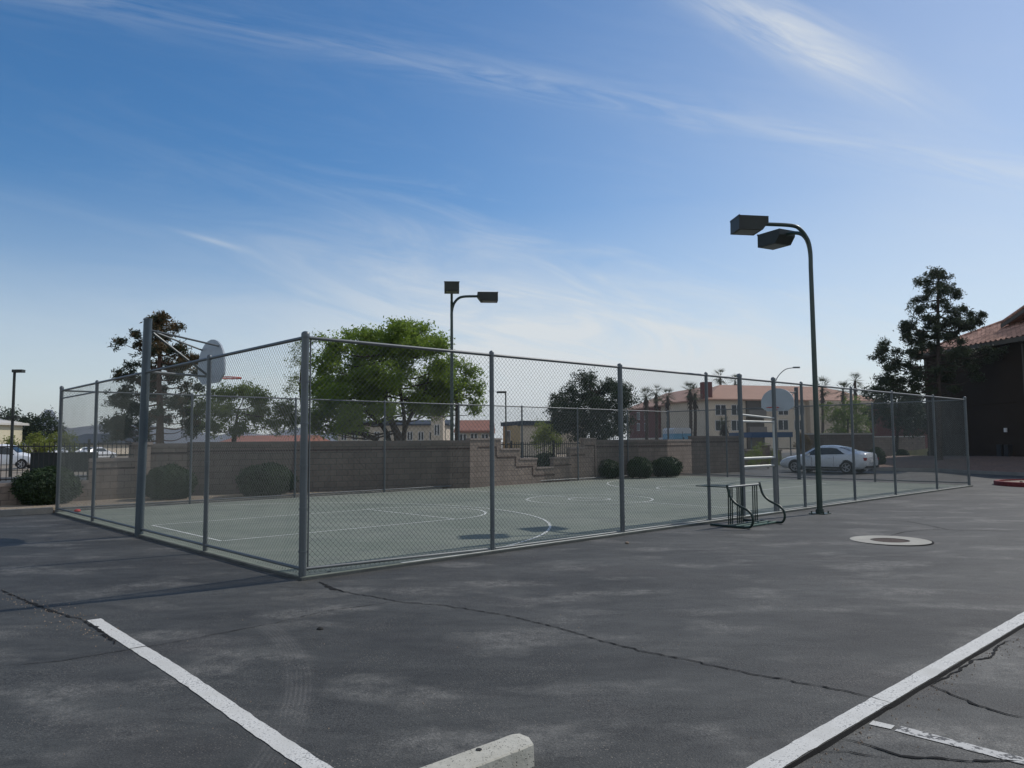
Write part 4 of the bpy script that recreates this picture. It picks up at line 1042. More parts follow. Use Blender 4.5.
# raised gable
gc = 10.6; gw = 6.7; gt = 2.6; gz0 = ze + .1 + gt * pit; gh = gw * .36
mb = MB(); mb.prism([BP(gc - gw + .5, gt, gz0 - .1), BP(gc + gw - .5, gt, gz0 - .1), BP(gc, gt, gz0 + gh - .35)], en * .2); gwall = mb.build('gable_wall', simple('gable_stucco', (.14, .075, .055), .95, 0, .1), bb, True)
for sg in (-1, 1):
    a = BP(gc + sg * gw, gt - .45, gz0 + .05); b = BP(gc, gt - .45, gz0 + .05 + gh)
    mb = MB(); mb.prism([a, b, b + en * 9, a + en * 9][::sg], (0, 0, .12)); mb.build('gable_roof', 'tile', bb, True)
    mb = MB(); mb.prism([a - en * .03 + Vector((0, 0, -.22)), b - en * .03 + Vector((0, 0, -.22)), b - en * .03 + Vector((0, 0, .02)), a - en * .03 + Vector((0, 0, .02))], en * .05); mb.build('barge_board', 'fascia', bb, True)
    MB().tube([a + Vector((0, 0, .13)), b + Vector((0, 0, .13))], .08, 8).build('edge_tiles', 'tile', bb, True)
# windows and lamp in the shade
for z0, z1 in ((3.75, 3.95), (.55, .85)):
    mb = MB(); vs = [BP(s_, t_, z) for z in (z0, z1) for s_, t_ in ((0, .46), (Lb - .46, .46), (Lb - .46, .51), (0, .51))]
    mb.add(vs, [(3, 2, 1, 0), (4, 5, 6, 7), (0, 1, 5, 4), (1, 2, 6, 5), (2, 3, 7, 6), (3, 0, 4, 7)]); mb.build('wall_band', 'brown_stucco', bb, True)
for s_ in (Lb - .8, Lb - 9.0):
    MB().tube([BP(s_, .42, .2), BP(s_, .42, ze - .3), BP(s_, .1, ze - .1)], .05, 8).build('downpipe', 'fascia', bb, True)
# wall lamp at pixel (1008,430)
def on_facade(px, py):
    r = ray(px, py); o_ = Vector((0, 0, H)); q0_ = BP(0, .5, 0); t_ = (q0_ - o_).dot(en) / r.dot(en); return o_ + r * t_
lpp = on_facade(1009, 430)
MB().tube([lpp - en * .22 + Vector((0, 0, -.12)), lpp - en * .22 + Vector((0, 0, .12))], .09, 10).build('wall_lamp', 'winframe', bb, True)
MB().tube([lpp, lpp - en * .22], .02, 6).build('lamp_bracket', 'black', bb, True)
for px in (999, 1006):
    q = on_facade(px, 452); MB().box(-.2, .2, -.5, -.1, .5, 1.35, Matrix.Translation((q.x, q.y, 0))).build('meter_box', 'black', bb, True)
# planting bed rising to the building
bp_ = [q + Vector((.11, .13, .14)) for q in kp]
top = []
for q in bp_:
    s_ = (q - E0).dot(ed); s2 = min(Lb - .3, max(2, s_ + 3)); top.append(BP(s2, .5, .68))
top[0] = BP(Lb + 2.5, -3.5, .5); top[1] = BP(Lb - .2, -.5, .6)
mb = MB()
for i in range(len(bp_) - 1):
    nn = 8
    for k in range(nn):
        a0 = bp_[i].lerp(top[i], k / nn); a1 = bp_[i].lerp(top[i], (k + 1) / nn); b0 = bp_[i + 1].lerp(top[i + 1], k / nn); b1 = bp_[i + 1].lerp(top[i + 1], (k + 1) / nn)
        f = lambda p, kk: p + Vector((0, 0, .12 * math.sin(math.pi * kk / nn)))
        mb.add([f(a0, k), f(b0, k), f(b1, k + 1), f(a1, k + 1)], [(0, 1, 2, 3)])
struct(mb.build('planting_bed', 'redsoil', smooth=True))
# pale path and grassy slope beyond the car
poly_sheet('path', [G(868, 470, .09), G(885, 466, .09), G(925, 459.5, .09), G(912, 456.8, .09), G(872, 462, .09)], 'kerb')
mb = MB(); g = [G(882, 467, .1), G(928, 459, .12), D(930, 448, 60), D(895, 452.5, 56)]
mb.add(g, [(0, 1, 2, 3)]); struct(mb.build('grassy_slope', 'drygrass'))

# ================================================================== FAR BUILDINGS
def wbox(mb, p0, p1, width, z0, z1):
    d = Vector((p1[0] - p0[0], p1[1] - p0[1], 0)).normalized(); n_ = Vector((-d.y, d.x, 0))
    a, b = Vector((p0[0], p0[1], 0)), Vector((p1[0], p1[1], 0)); vs = []
    for z in (z0, z1): vs += [q + Vector((0, 0, z)) for q in (a, b, b + n_ * width, a + n_ * width)]
    mb.add(vs, [(3, 2, 1, 0), (4, 5, 6, 7), (0, 1, 5, 4), (1, 2, 6, 5), (2, 3, 7, 6), (3, 0, 4, 7)])
    return d, n_
def hip(mb, p0, p1, width, ze, zr, ov=.8, hipped=True):
    d = Vector((p1[0] - p0[0], p1[1] - p0[1], 0)).normalized(); n_ = Vector((-d.y, d.x, 0))
    a, b = Vector((p0[0], p0[1], 0)) - (d + n_) * ov, Vector((p1[0], p1[1], 0)) + (d - n_) * ov; w = width + 2 * ov; h = w / 2 if hipped else 0
    e = [a, b, b + n_ * w, a + n_ * w]; e = [q + Vector((0, 0, ze)) for q in e]; e2 = [q - Vector((0, 0, .25)) for q in e]
    r = [a + n_ * w / 2 + d * h + Vector((0, 0, zr)), b + n_ * w / 2 - d * h + Vector((0, 0, zr))]
    mb.add(e + e2 + r, [(0, 1, 9, 8), (1, 2, 9), (2, 3, 8, 9), (3, 0, 8), (0, 4, 5, 1), (1, 5, 6, 2), (2, 6, 7, 3), (3, 7, 4, 0), (4, 7, 6, 5)])
def window(parent, p0, p1, px, py, w, h, frame='winframe'):
    s_, z = on_plane(px, py, p0, p1); d = Vector((p1[0] - p0[0], p1[1] - p0[1], 0)).normalized(); n_ = Vector((-d.y, d.x, 0))
    c = Vector((p0[0], p0[1], 0)) + d * s_ + Vector((0, 0, z)); Mx = Matrix(((d.x, n_.x, 0, c.x), (d.y, n_.y, 0, c.y), (0, 0, 1, c.z), (0, 0, 0, 1)))
    f = MB().box(-w / 2, w / 2, -.08, .02, -h / 2, h / 2, Mx).build('window', frame, parent, True)
    for sx in (-1, 1):
        MB().box(sx * w / 4 - w / 4 + .09, sx * w / 4 + w / 4 - .09, -.10, -.079, -h / 2 + .1, h / 2 - .1, Mx).build('pane', 'pane', f, True)
A0, A1, A2 = D(627, 440, 188), D(709, 440, 140), D(880, 440, 152)
apt = thing('apartment_building', 'three storey apartment building with long faded clay hip roof and maroon wing', 'building', (A1.x, A1.y, 0))
mb = MB(); A1b = A0 + (A1 - A0) * .76; wbox(mb, A0, A1b, 15, 0, 9.2); mb.build('side_wing_wall', 'grey_stucco', apt, True)
mb = MB(); wbox(mb, A1, A2, 15, 0, 9.15); mb.build('front_wall', 'white_stucco', apt, True)
mb = MB(); hip(mb, A0, A1b, 15, 9.2, 12.9); mb.build('roof', 'tile_far', apt, True)
mb = MB(); hip(mb, A1, A2, 15, 9.25, 12.5); mb.build('roof', 'tile_far', apt, True)
dd = (A1 - A0).normalized(); nn_ = Vector((-dd.y, dd.x, 0))
q0 = A0 + dd * on_plane(632, 420, A0, A1)[0] - nn_ * .6; q1 = A0 + dd * on_plane(661, 420, A0, A1)[0] - nn_ * .6; q0.z = q1.z = 0
mb = MB(); wbox(mb, q0, q1, 1.2, 2.2, 9.1); mb.build('maroon_wing', 'maroon', apt, True)
mb = MB(); wbox(mb, q0 - nn_ * .1, q1 - nn_ * .1, 1.2, 1.7, 2.25); mb.build('base_band', 'white_stucco', apt, True)
for px in (638.5, 646): 
    for py in (416, 427): window(apt, q0, q1, px, py, 2.0 if px < 640 else 1.9, 1.8)
for px, py in ((678, 411), (679, 423), (668, 412), (668, 424)): window(apt, A0, A1, px, py, 1.5, 1.5)
for px in (720.5, 736.5): 
    for py in (410, 425.5): window(apt, A1, A2, px, py, 2.3, 2.0, 'winframe')
for px in (783, 799): 
    for py in (410, 425): window(apt, A1, A2, px, py, 2.3, 2.0, 'winframe')
for px in (815, 830, 848): window(apt, A1, A2, px, 412, 1.1, 1.5, 'grey_stucco')
ds = (A2 - A1).normalized(); nS = Vector((-ds.y, ds.x, 0))
def seg(px0, px1, off): a_ = A1 + ds * on_plane(px0, 420, A1, A2)[0] + nS * off; b_ = A1 + ds * on_plane(px1, 420, A1, A2)[0] + nS * off; a_.z = b_.z = 0; return a_, b_
a_, b_ = seg(746, 763, -.35); mb = MB()
for z in (3.0, 6.1): wbox(mb, a_ - nS * .8, b_ - nS * .8, 1.1, z, z + 1.1)
mb.build('balcony', simple('balcony_grey', (.16, .15, .14), .8), apt, True)
mb = MB(); wbox(mb, a_, b_, .3, 0, 9.0); mb.build('balcony_recess', simple('recess_shade', (.09, .08, .07), .9), apt, True)  # box sits proud; its dark colour stands for the shade of the recess
a_, b_ = seg(806, 874, -1.2); mb = MB(); wbox(mb, a_, b_, 2, 0, 9.1); mb.build('end_wall', 'grey_stucco', apt, True)
c_ = D(706, 385, 141); mb = MB(); mb.box(-.9, .9, -.9, .9, -2.6, .5, Matrix.Translation(c_)); mb.build('chimney', 'maroon', apt, True)

def simple_building(name, label, pa, pb, width, zt, wall, roof=None, ridge=None, wins=(), ww=1.2, wh=1.2, ov=.5, hipped=False, loc=None):
    t = thing(name, label, 'building', (pa.x, pa.y, 0))
    mb = MB(); wbox(mb, pa, pb, width, 0, zt); mb.build('wall', wall, t, True)
    mb = MB()
    if ridge: hip(mb, pa, pb, width, zt + .02, ridge, ov, hipped)
    else:
        d, n_ = wbox(mb, pa - Vector((.3, .3, 0)), pb + Vector((.3, -.3, 0)), width + .6, zt, zt + .5)
    mb.build('roof' if ridge else 'parapet', roof, t, True)
    for px, py in wins: window(t, pa, pb, px, py, ww, wh)
    return t
simple_building('cream_building', 'cream metal sided building behind the iron fence at the far left', D(-60, 440, 80), D(22, 440, 92), 20, 4.3, 'cream', 'whitecap', 6.0)
simple_building('white_building', 'pale building with red tile roof right of the farther lamp post', D(458, 440, 96), D(489, 440, 96), 12, 3.1, 'white_stucco', 'redroof', 4.6, [(463, 438), (474, 437.5), (485, 438)], .9, 1.1)
simple_building('ochre_building', 'ochre and cream flat roofed building seen over the stepped wall', D(503, 440, 100), D(520, 440, 92), 3, 3.7, 'yellow', 'slate', None, [(509, 436.5)], 1.6, 1.6)
simple_building('tan_building', 'long low tan building behind the olive shrub', D(520.3, 440, 91), D(556, 440, 91), 12, 3.6, 'white_stucco', 'slate', None, [], 1, 1)
simple_building('grey_building', 'small grey building right of the small palm, half hidden by the dense evergreen', D(556, 440, 111), D(585, 440, 111), 10, 5.0, 'grey_stucco', 'slate', None, [(562, 430)], 1, 1)
simple_building('red_roof_building', 'low building with wide red roof behind the low rounded tree', D(222, 440, 70), D(296, 440, 70), 12, 1.75, 'cream', 'redroof', 2.5, [], 1, 1)
simple_building('white_apartments', 'row of pale apartments glimpsed under the large green tree', D(338, 440, 122), D(446, 440, 122), 12, 4.6, 'white_stucco', 'slate', 5.4, [(344 + 11 * i, 436) for i in range(9)], .9, 1.4)
tw = simple_building('stucco_tower', 'short tower of the pale apartments beside the farther lamp post', D(431, 440, 112), D(443, 440, 112), 3, 6.3, 'white_stucco', 'slate', 7.4, [(437, 430)], .8, 1.6, .6, True)
simple_building('blue_roof_building', 'building with large dark blue grey roof left of the pine', D(58, 440, 112), D(96, 440, 112), 16, 1.9, 'white_stucco', 'slate', 3.4, [], 1, 1)
simple_building('maroon_building', 'maroon building with pale bands glimpsed between the dark tree and the brown building', D(912, 440, 85), D(932, 440, 86), 6, 5.2, 'maroon', 'slate', None, [(921, 416), (921, 426)], 2.6, .5)
# blue canopy
cp_ = thing('shade_canopy', 'flat blue shade canopy beyond the gate', 'canopy', D(772, 440, 80))
a_, b_ = D(752, 440, 80), D(793, 440, 81)
mb = MB(); wbox(mb, a_, b_, 5, 1.95, 2.5); mb.build('canopy_top', 'blue', cp_, True)
for f in (0.02, .33, .66, .98):
    q = a_.lerp(b_, f); MB().tube([(q.x, q.y + .5, 0), (q.x, q.y + .5, 1.96)], .07, 6).build('leg', 'galv', cp_, True)
# low stone walls near the car
def stone_pier(label, px, py, w, h):
    q = G(px, py, .05); t = thing('stone_pier', label, 'stone pier', q, .3, 'rough stone piers left of the silver car')
    MB().box(-w / 2, w / 2, -.2, .2, -.1, h).build('shaft', 'block', t); MB().box(-w / 2 - .05, w / 2 + .05, -.25, .25, h, h + .08).build('cap', 'block_cap', t)
stone_pier('leftmost rough tan pier beyond the gate', 752, 466, .9, .95)
stone_pier('middle rough tan pier beyond the gate', 764, 465, .7, 1.25)
stone_pier('rightmost rough tan pier, just left of the silver car', 775, 464, .8, .9)
ol = [(797, 446), (800, 436), (806, 436), (808, 448), (800, 452)]
tree('shrub', 'small rusty yellow shrub above the hood of the silver car', 'shrub', 44, (802, 460), [(802, 450)], jitter_blobs(ol, 6, 4, 6, random.Random(71), .3), 'needle_brown', dens=1.4, size=.08, csize=.15, tr=.03, seed=72)
ol = [(745, 452), (756, 446), (775, 446), (790, 450), (792, 462), (745, 464)]
tree('shrub', 'low dry shrub between the stone piers and the court', 'shrub', 46, (768, 465), [(768, 460)], jitter_blobs(ol, 9, 4, 6, random.Random(73), .8), 'leaf_pale', dens=1.0, size=.07, csize=.18, tr=.03, seed=74)

# ================================================================== STREET LAMPS IN THE DISTANCE
def far_lamp(label, px, ytop, ybase, depth, kind):
    b = D(px, ybase, depth); b.z = 0; z = D(px, ytop, depth).z
    t = thing('street_lamp', label, 'street lamp', b)
    MB().tube([b, (b.x, b.y, z)], [.09, .07], 8).build('pole', 'bronze' if kind != 'cobra' else 'galv', t, True)
    if kind == 'box':
        MB().box(-.06, .5, -.16, .16, z - .09, z + .07, Matrix.Translation((b.x, b.y, 0))).build('lamp_head', 'bronze', t, True)
        MB().box(-.3, .3, -.12, .12, z - 2.65, z - 2.5, Matrix.Translation((b.x, b.y, 0))).build('cross_bracket', 'bronze', t, True)
    elif kind == 'left':
        MB().box(-.95, .08, -.2, .2, z - .12, z + .08, Matrix.Translation((b.x, b.y, 0))).build('lamp_head', 'bronze', t, True)
    else:
        pts = catmull([(b.x, b.y, z), (b.x + .5, b.y, z + 1.6), (b.x + 1.8, b.y, z + 2.9), (b.x + 3.3, b.y, z + 3.2)], 5)
        MB().tube(pts, .07, 6).build('arm', 'galv', t, True)
        MB().box(3.1, 4.1, -.2, .2, z + 3.12, z + 3.35, Matrix.Translation((b.x, b.y, 0))).build('lamp_head', 'galv', t, True)
far_lamp('thin dark lamp post at the far left edge by the white vehicle', 10.5, 371, 470, 42, 'box')
far_lamp('small dark lamp post seen through the fence over the ochre building', 506, 392, 440, 80, 'left')
far_lamp('curved arm street lamp rising behind the far backboard', 776, 388, 440, 120, 'cobra')
wl = D(65, 433, 75); t = thing('bollard_lamp', 'small white curved lamp in front of the dark blue roof', 'lamp', (wl.x, wl.y, 0))
MB().tube([(wl.x + .1, wl.y, 0), (wl.x + .1, wl.y, 2.4), (wl.x, wl.y, 2.62), (wl.x - .25, wl.y, 2.6)], .05, 6).build('stem', 'winframe', t, True)
MB().box(-.45, -.2, -.08, .08, 2.52, 2.64, Matrix.Translation((wl.x, wl.y, 0))).build('lamp_head', 'winframe', t, True)

# ================================================================== VEHICLES
def car(label, cat, name, loc, rot, st, paint, side_win, wheels, wr=.325, group=None, front_glass=None, rear_glass=None, detail=True):
    """st: list of (x, zbottom, zbelt, halfwidth, ztop, halfwidth_top)"""
    t = thing(name, label, cat, loc, rot, group)
    st = sorted(st)
    def val(x):
        for i in range(len(st) - 1):
            if st[i][0] <= x <= st[i + 1][0]:
                f = (x - st[i][0]) / (st[i + 1][0] - st[i][0]); p = st[max(i - 1, 0)]; a = st[i]; b = st[i + 1]; q = st[min(i + 2, len(st) - 1)]
                return [(a[k] + (b[k] - a[k]) * (f * f * (3 - 2 * f) * .5 + f * .5)) for k in range(1, 6)]
        return list(st[-1][1:])
    def sec(x):
        zb, zl, w, zt, wt = val(x); d = zt - zl
        return [(0, zb), (w * .86, zb), (w * .97, zb + .1), (w, zb + (zl - zb) * .45), (w * .985, zb + (zl - zb) * .75), (w * .93, zl), (wt + (w * .93 - wt) * .1, zl + d * .86), (wt * .86, zl + d * .98), (wt * .4, zt + .02), (0, zt + .03)]
    def S(x, a, y=1, off=0):
        s_ = sec(x); i = min(int(a), 8); f = a - i; yy = s_[i][0] + (s_[i + 1][0] - s_[i][0]) * f; zz = s_[i][1] + (s_[i + 1][1] - s_[i][1]) * f
        e = (s_[i + 1][0] - s_[i][0], s_[i + 1][1] - s_[i][1]); l = math.hypot(*e) or 1
        return Vector((x, y * (yy + off * e[1] / l), zz - off * e[0] / l))
    xs_ = []; x = st[0][0]
    while x < st[-1][0]: xs_.append(x); x += .06
    xs_.append(st[-1][0]); mb = MB(); ring = []
    for x in xs_:
        s_ = sec(x); r_ = [(x, y, z) for y, z in s_] + [(x, -y, z) for y, z in s_[-2:0:-1]]; ring.append(len(mb.v)); mb.v += r_; m_ = len(r_)
    for i in range(len(xs_) - 1):
        for j in range(m_): mb.f.append((ring[i] + j, ring[i] + (j + 1) % m_, ring[i + 1] + (j + 1) % m_, ring[i + 1] + j))
    mb.f.append(tuple(ring[0] + j for j in range(m_))); mb.f.append(tuple(ring[-1] + j for j in range(m_))[::-1])
    bo = mb.build('body', paint, t); smooth_angle(bo, 35)
    def patch(x0f, x1f, a0, a1, nx, na, y, off=.006):
        mb = MB(); g = []
        for k in range(na + 1):
            a = a0 + (a1 - a0) * k / na; f = k / na; xa, xb = x0f(f), x1f(f)
            g.append([S(xa + (xb - xa) * i / nx, a, y, off) for i in range(nx + 1)])
        vs = [p for r_ in g for p in r_]; fs = [(k * (nx + 1) + i, k * (nx + 1) + i + 1, (k + 1) * (nx + 1) + i + 1, (k + 1) * (nx + 1) + i) for k in range(na) for i in range(nx)]
        return mb.add(vs, fs)
    for (xa0, xa1, xb0, xb1) in side_win:
        for y in (1, -1):
            patch(lambda f: xa0 + (xa1 - xa0) * f, lambda f: xb0 + (xb1 - xb0) * f, 5.08, 5.9, 10, 4, y, .008).build('side_window', 'glass', t)
    for nm, g in (('windscreen', front_glass), ('rear_window', rear_glass)):
        if g:
            x0, x1 = g; mb = MB()
            m1 = patch(lambda f: x0, lambda f: x1, 6.1, 9, 8, 6, 1, .008); m2 = patch(lambda f: x0, lambda f: x1, 6.1, 9, 8, 6, -1, .008)
            mb.add(m1.v, m1.f); mb.add(m2.v, m2.f); mb.build(nm, 'glass', t)
    for wx in wheels:
        for y in (1, -1):
            w = val(wx)[2]; ax = Matrix.Translation((wx, y * w * .985, wr)) @ Matrix.Rotation(-y * math.pi / 2, 4, 'X')
            ar = MB(); ar.lathe([(wr * 1.13, -.02), (wr * 1.13, .012), (wr * .9, .012), (.001, .012)], n=28); ar.v = [tuple(ax @ Vector(v)) for v in ar.v]; ar.v = [v if v[2] > .19 else (v[0], v[1], .19) for v in ar.v]; ar.build('wheel_arch', 'cardark', t)
            wm = MB(); wm.lathe([(wr * .66, .016), (wr * .7, .03), (wr * .95, .032), (wr, .0), (wr, -.18), (wr * .5, -.19)], n=28); wm.v = [tuple(ax @ Vector(v)) for v in wm.v]
            wh = wm.build('wheel', 'tyre', t); smooth_angle(wh, 40)
            rm = MB(); rm.lathe([(wr * .68, .031), (wr * .60, .026), (wr * .6, .016), (wr * .58, .016)], n=28)
            for k in range(5):
                a = k * 2 * math.pi / 5; c, s_ = math.cos(a), math.sin(a); q = wr * .1; L_ = wr * .62
                rm.add([(c * .02 - s_ * q, s_ * .02 + c * q, .032), (c * L_ - s_ * q * .7, s_ * L_ + c * q * .7, .028), (c * L_ + s_ * q * .7, s_ * L_ - c * q * .7, .028), (c * .02 + s_ * q, s_ * .02 - c * q, .032)], [(0, 1, 2, 3), (3, 2, 1, 0)])
            rm.lathe([(wr * .16, .034), (.001, .04)], n=12)
            rm.v = [tuple(ax @ Vector(v)) for v in rm.v]; rm.build('rim', 'alloy', wh)
    return t, S, val
st = [(-2.30, .40, .70, .70, .80, .50), (-2.22, .30, .93, .80, 1.02, .62), (-1.95, .24, .98, .87, 1.06, .66), (-1.55, .20, .97, .89, 1.12, .60), (-1.0, .19, .94, .90, 1.32, .56), (-.45, .19, .92, .90, 1.40, .56), (.1, .19, .90, .90, 1.39, .56), (.45, .19, .89, .89, 1.30, .57), (1.0, .19, .86, .88, 1.0, .60), (1.25, .2, .84, .88, .92, .62), (1.8, .22, .76, .85, .83, .60), (2.15, .25, .64, .76, .71, .50), (2.32, .34, .52, .62, .58, .40)]
rw = Vector((16.75, 38.35, 0)); fw = Vector((14.9, 40.3, 0)); dv = (fw - rw).normalized(); cc_ = (rw + fw) / 2
ctr = cc_ + Vector((dv.y, -dv.x, 0)) * .85
# near side is the car's left side
ctr = cc_ + Vector((dv.y, -dv.x, 0)) * .8
c1, S1, val1 = car('silver white two door coupe parked beyond the court', 'car', 'parked_car', (ctr.x, ctr.y, 0), math.atan2(dv.y, dv.x), st, 'carwhite', [(-1.3, -.80, .98, .35)], (-1.35, 1.35), .325, None, (.42, .95), (-1.62, -.9))
for y in (1, -1):
    MB().box(-2.285, -2.12, .42, .80, .66, .80, Matrix.Scale(y, 4, (0, 1, 0))).build('tail_light', 'tail', c1)
    MB().box(2.02, 2.17, .48, .70, .52, .62, Matrix.Scale(y, 4, (0, 1, 0))).build('headlight', 'alloy', c1)
    MB().box(.52, .66, .86, 1.02, .88, 1.0, Matrix.Scale(y, 4, (0, 1, 0))).build('side_mirror', 'carwhite', c1)
    MB().box(.42, .425, .896 - .02, .905, .35, .85, Matrix.Scale(y, 4, (0, 1, 0))).build('door_seam', 'cardark', c1)
    MB().box(-.72, -.715, .896 - .02, .905, .35, .88, Matrix.Scale(y, 4, (0, 1, 0))).build('door_seam', 'cardark', c1)
    MB().box(-.6, -.42, .89, .92, .76, .80, Matrix.Scale(y, 4, (0, 1, 0))).build('door_handle', 'carwhite', c1)
MB().box(-2.335, -2.26, -.28, .28, .58, .72).build('number_plate', 'plate', c1)
MB().box(-2.32, -2.1, -.72, .72, .30, .40).build('bumper_trim', 'cardark', c1)
MB().box(-.9, .9, -.80, .80, .12, .2).build('underbody', 'cardark', c1)
for y in (1, -1):
    MB().box(-1.2, 1.0, .888, .912, .26, .34, Matrix.Scale(y, 4, (0, 1, 0))).build('sill_trim', 'cardark', c1)
    MB().box(-2.30, -2.1, .30, .62, .22, .30, Matrix.Scale(y, 4, (0, 1, 0))).build('exhaust_trim', 'alloy', c1)
# white van beyond the iron fence
st = [(-2.35, .45, .95, .80, 1.45, .60), (-2.25, .35, 1.05, .88, 1.68, .68), (-1.6, .28, 1.05, .92, 1.76, .70), (0, .27, 1.03, .93, 1.78, .70), (.6, .27, 1.0, .93, 1.70, .68), (1.25, .28, .98, .91, 1.14, .70), (1.9, .3, .92, .88, 1.0, .66), (2.25, .34, .78, .80, .84, .55), (2.35, .42, .6, .7, .66, .5)]
vc_ = D(4, 450, 56); 
c2, S2, v2 = car('white van parked behind the iron fence at the far left', 'van', 'parked_van', (vc_.x, vc_.y, 0), R(12), st, 'carpaint2', [(-2.0, -1.95, -1.1, -1.1), (-1.0, -1.0, -.15, -.15), (-.05, -.05, 1.05, .62)], (-1.45, 1.5), .35, None, (.66, 1.2), None)
for y in (1, -1):
    MB().box(2.1, 2.26, .5, .76, .62, .78, Matrix.Scale(y, 4, (0, 1, 0))).build('headlight', 'alloy', c2)
    MB().box(-2.33, -2.2, .66, .84, .9, 1.3, Matrix.Scale(y, 4, (0, 1, 0))).build('tail_light', 'tail', c2)
# row of pale cars far left (glimpsed as white dashes)
st = [(-2.3, .35, .7, .7, .8, .5), (-2.1, .25, .9, .85, 1.0, .62), (-1.2, .2, .92, .88, 1.35, .6), (.2, .2, .9, .88, 1.42, .6), (1.1, .2, .88, .88, 1.0, .6), (2.1, .25, .7, .8, .76, .5), (2.3, .35, .55, .7, .6, .4)]
pr = None
for i, px in enumerate((66, 76, 86, 97)):
    q = D(px, 450, 86)
    lab = ['leftmost of the small pale cars far behind the iron fence', 'second from the left of the small pale cars far behind the iron fence', 'third from the left of the small pale cars far behind the iron fence', 'rightmost of the small pale cars far behind the iron fence'][i]
    if pr is None:
        pr, _, _ = car(lab, 'car', 'distant_car', (q.x, q.y, 0), R(75), st, 'carpaint2', [(-1.3, -.9, .9, .35)], (-1.35, 1.35), .32, 'pale cars parked far behind the iron fence', (.45, 1.0), (-1.7, -1.0))
    else:
        c = copy_tree(pr); c.location = (q.x, q.y, 0); c['label'] = lab
# blue and white truck beyond the wall
tq = D(682.5, 440, 72); tr_ = thing('box_truck', 'small blue and white box truck seen over the wall, between the palms', 'truck', (tq.x, tq.y, 0), R(5))
MB().box(-.85, .85, 0, 3.6, .7, 2.35).build('lower_body', 'ltblue', tr_)
m_ = MB(); m_.prism([Vector((-.85, 0, 2.352)), Vector((.85, 0, 2.352)), Vector((.85, 0, 2.75)), Vector((.7, 0, 2.9)), Vector((-.7, 0, 2.9)), Vector((-.85, 0, 2.75))][::1], (0, 3.6, 0)); m_.build('upper_body', 'winframe', tr_)
MB().box(-.8, .8, 3.6, 5.0, .6, 2.0).build('cab', 'winframe', tr_)
MB().box(-.012, .012, -.012, 0, .75, 2.6).build('door_seam', 'cardark', tr_)
MB().box(-.05, .05, -.02, 0, 1.5, 2.0, Matrix.Translation((.12, 0, 0))).build('door_handle', 'cardark', tr_)
for x in (-.72, .72):
    for y in (.8, 4.2): MB().tube([(x - .12, y, .38), (x + .12, y, .38)], .38, 16).build('wheel', 'tyre', tr_)

# ================================================================== MOUNTAINS
mb = MB(); n = 150; rows = 9
for i in range(n + 1):
    az = R(-62 + 52 * i / n); hgt = 30 + 34 * max(0, noise.noise(Vector((i * .045, 2, 0))) + .3) + 14 * noise.noise(Vector((i * .2, 7, 0)))
    px = 512 + F_PX * math.tan(az)
    hgt += 42 * math.exp(-((px - 50) / 9) ** 2) * .62 + 20 * math.exp(-((px - 30) / 30) ** 2)
    hgt *= sm(-8, -16, math.degrees(az)) * .95
    for k in range(rows):
        f = k / (rows - 1); rr_ = 2250 + 420 * (f - .5) * 2; prof = math.sin(math.pi * f) ** .8
        z = hgt * prof * (1 + .25 * noise.noise(Vector((i * .3, k * 1.1, 3)))) - .3 if 0 < k < rows - 1 else -2
        mb.v.append((rr_ * math.sin(az), rr_ * math.cos(az), z))
for i in range(n):
    for k in range(rows - 1): a = i * rows + k; mb.f.append((a, a + rows, a + rows + 1, a + 1))
struct(mb.build('mountains', 'mount', smooth=True))

# ================================================================== SKY, SUN, AIR
SUN_EL, SUN_X, SUN_Y = 43.0, .842, .54
sd = bpy.data.lights.new('sun', 'SUN'); so = bpy.data.objects.new('sun', sd); col.objects.link(so)
sd.energy = 3.0; sd.angle = R(.55); sd.color = (1, .95, .88)
d = Vector((SUN_X * math.cos(R(SUN_EL)), SUN_Y * math.cos(R(SUN_EL)), math.sin(R(SUN_EL)))).normalized()
so.rotation_euler = d.to_track_quat('Z', 'Y').to_euler()
wd = bpy.data.worlds.new('World'); scene.world = wd; wd.use_nodes = True; nt = wd.node_tree; s = N(nt)
bg = nt.nodes['Background']
sky = s.n('ShaderNodeTexSky'); sky.sky_type = 'NISHITA'; sky.sun_disc = False
sky.sun_elevation = R(SUN_EL); sky.sun_rotation = math.atan2(SUN_X, SUN_Y); sky.air_density = 1.0; sky.dust_density = .6; sky.ozone_density = 2.2; hs = s.n('ShaderNodeHueSaturation'); hs.inputs['Saturation'].default_value = 1.33; hs.inputs['Value'].default_value = 1.15; s.l(sky.outputs[0], hs.inputs['Color']); sky.altitude = 600
tc = s.n('ShaderNodeTexCoord').outputs['Generated']; sx = s.n('ShaderNodeSeparateXYZ'); s.l(tc, sx.inputs[0])
zz = s.math('ADD', s.math('MAXIMUM', sx.outputs[2], 0.0), .12)
cx_ = s.math('DIVIDE', sx.outputs[0], zz); cy_ = s.math('DIVIDE', sx.outputs[1], zz)
cb = s.n('ShaderNodeCombineXYZ'); s.l(cx_, cb.inputs[0]); s.l(cy_, cb.inputs[1])
def band(pa, pb, w, soft=1.0):
    a = ray(*pa).normalized(); b = ray(*pb).normalized(); n_ = a.cross(b).normalized()
    dt = s.n('ShaderNodeVectorMath', operation='DOT_PRODUCT'); s.l(tc, dt.inputs[0]); dt.inputs[1].default_value = n_
    q = s.math('DIVIDE', dt.outputs['Value'], w); return s.math('EXPONENT', s.math('MULTIPLY', s.math('MULTIPLY', q, q), -1.0))
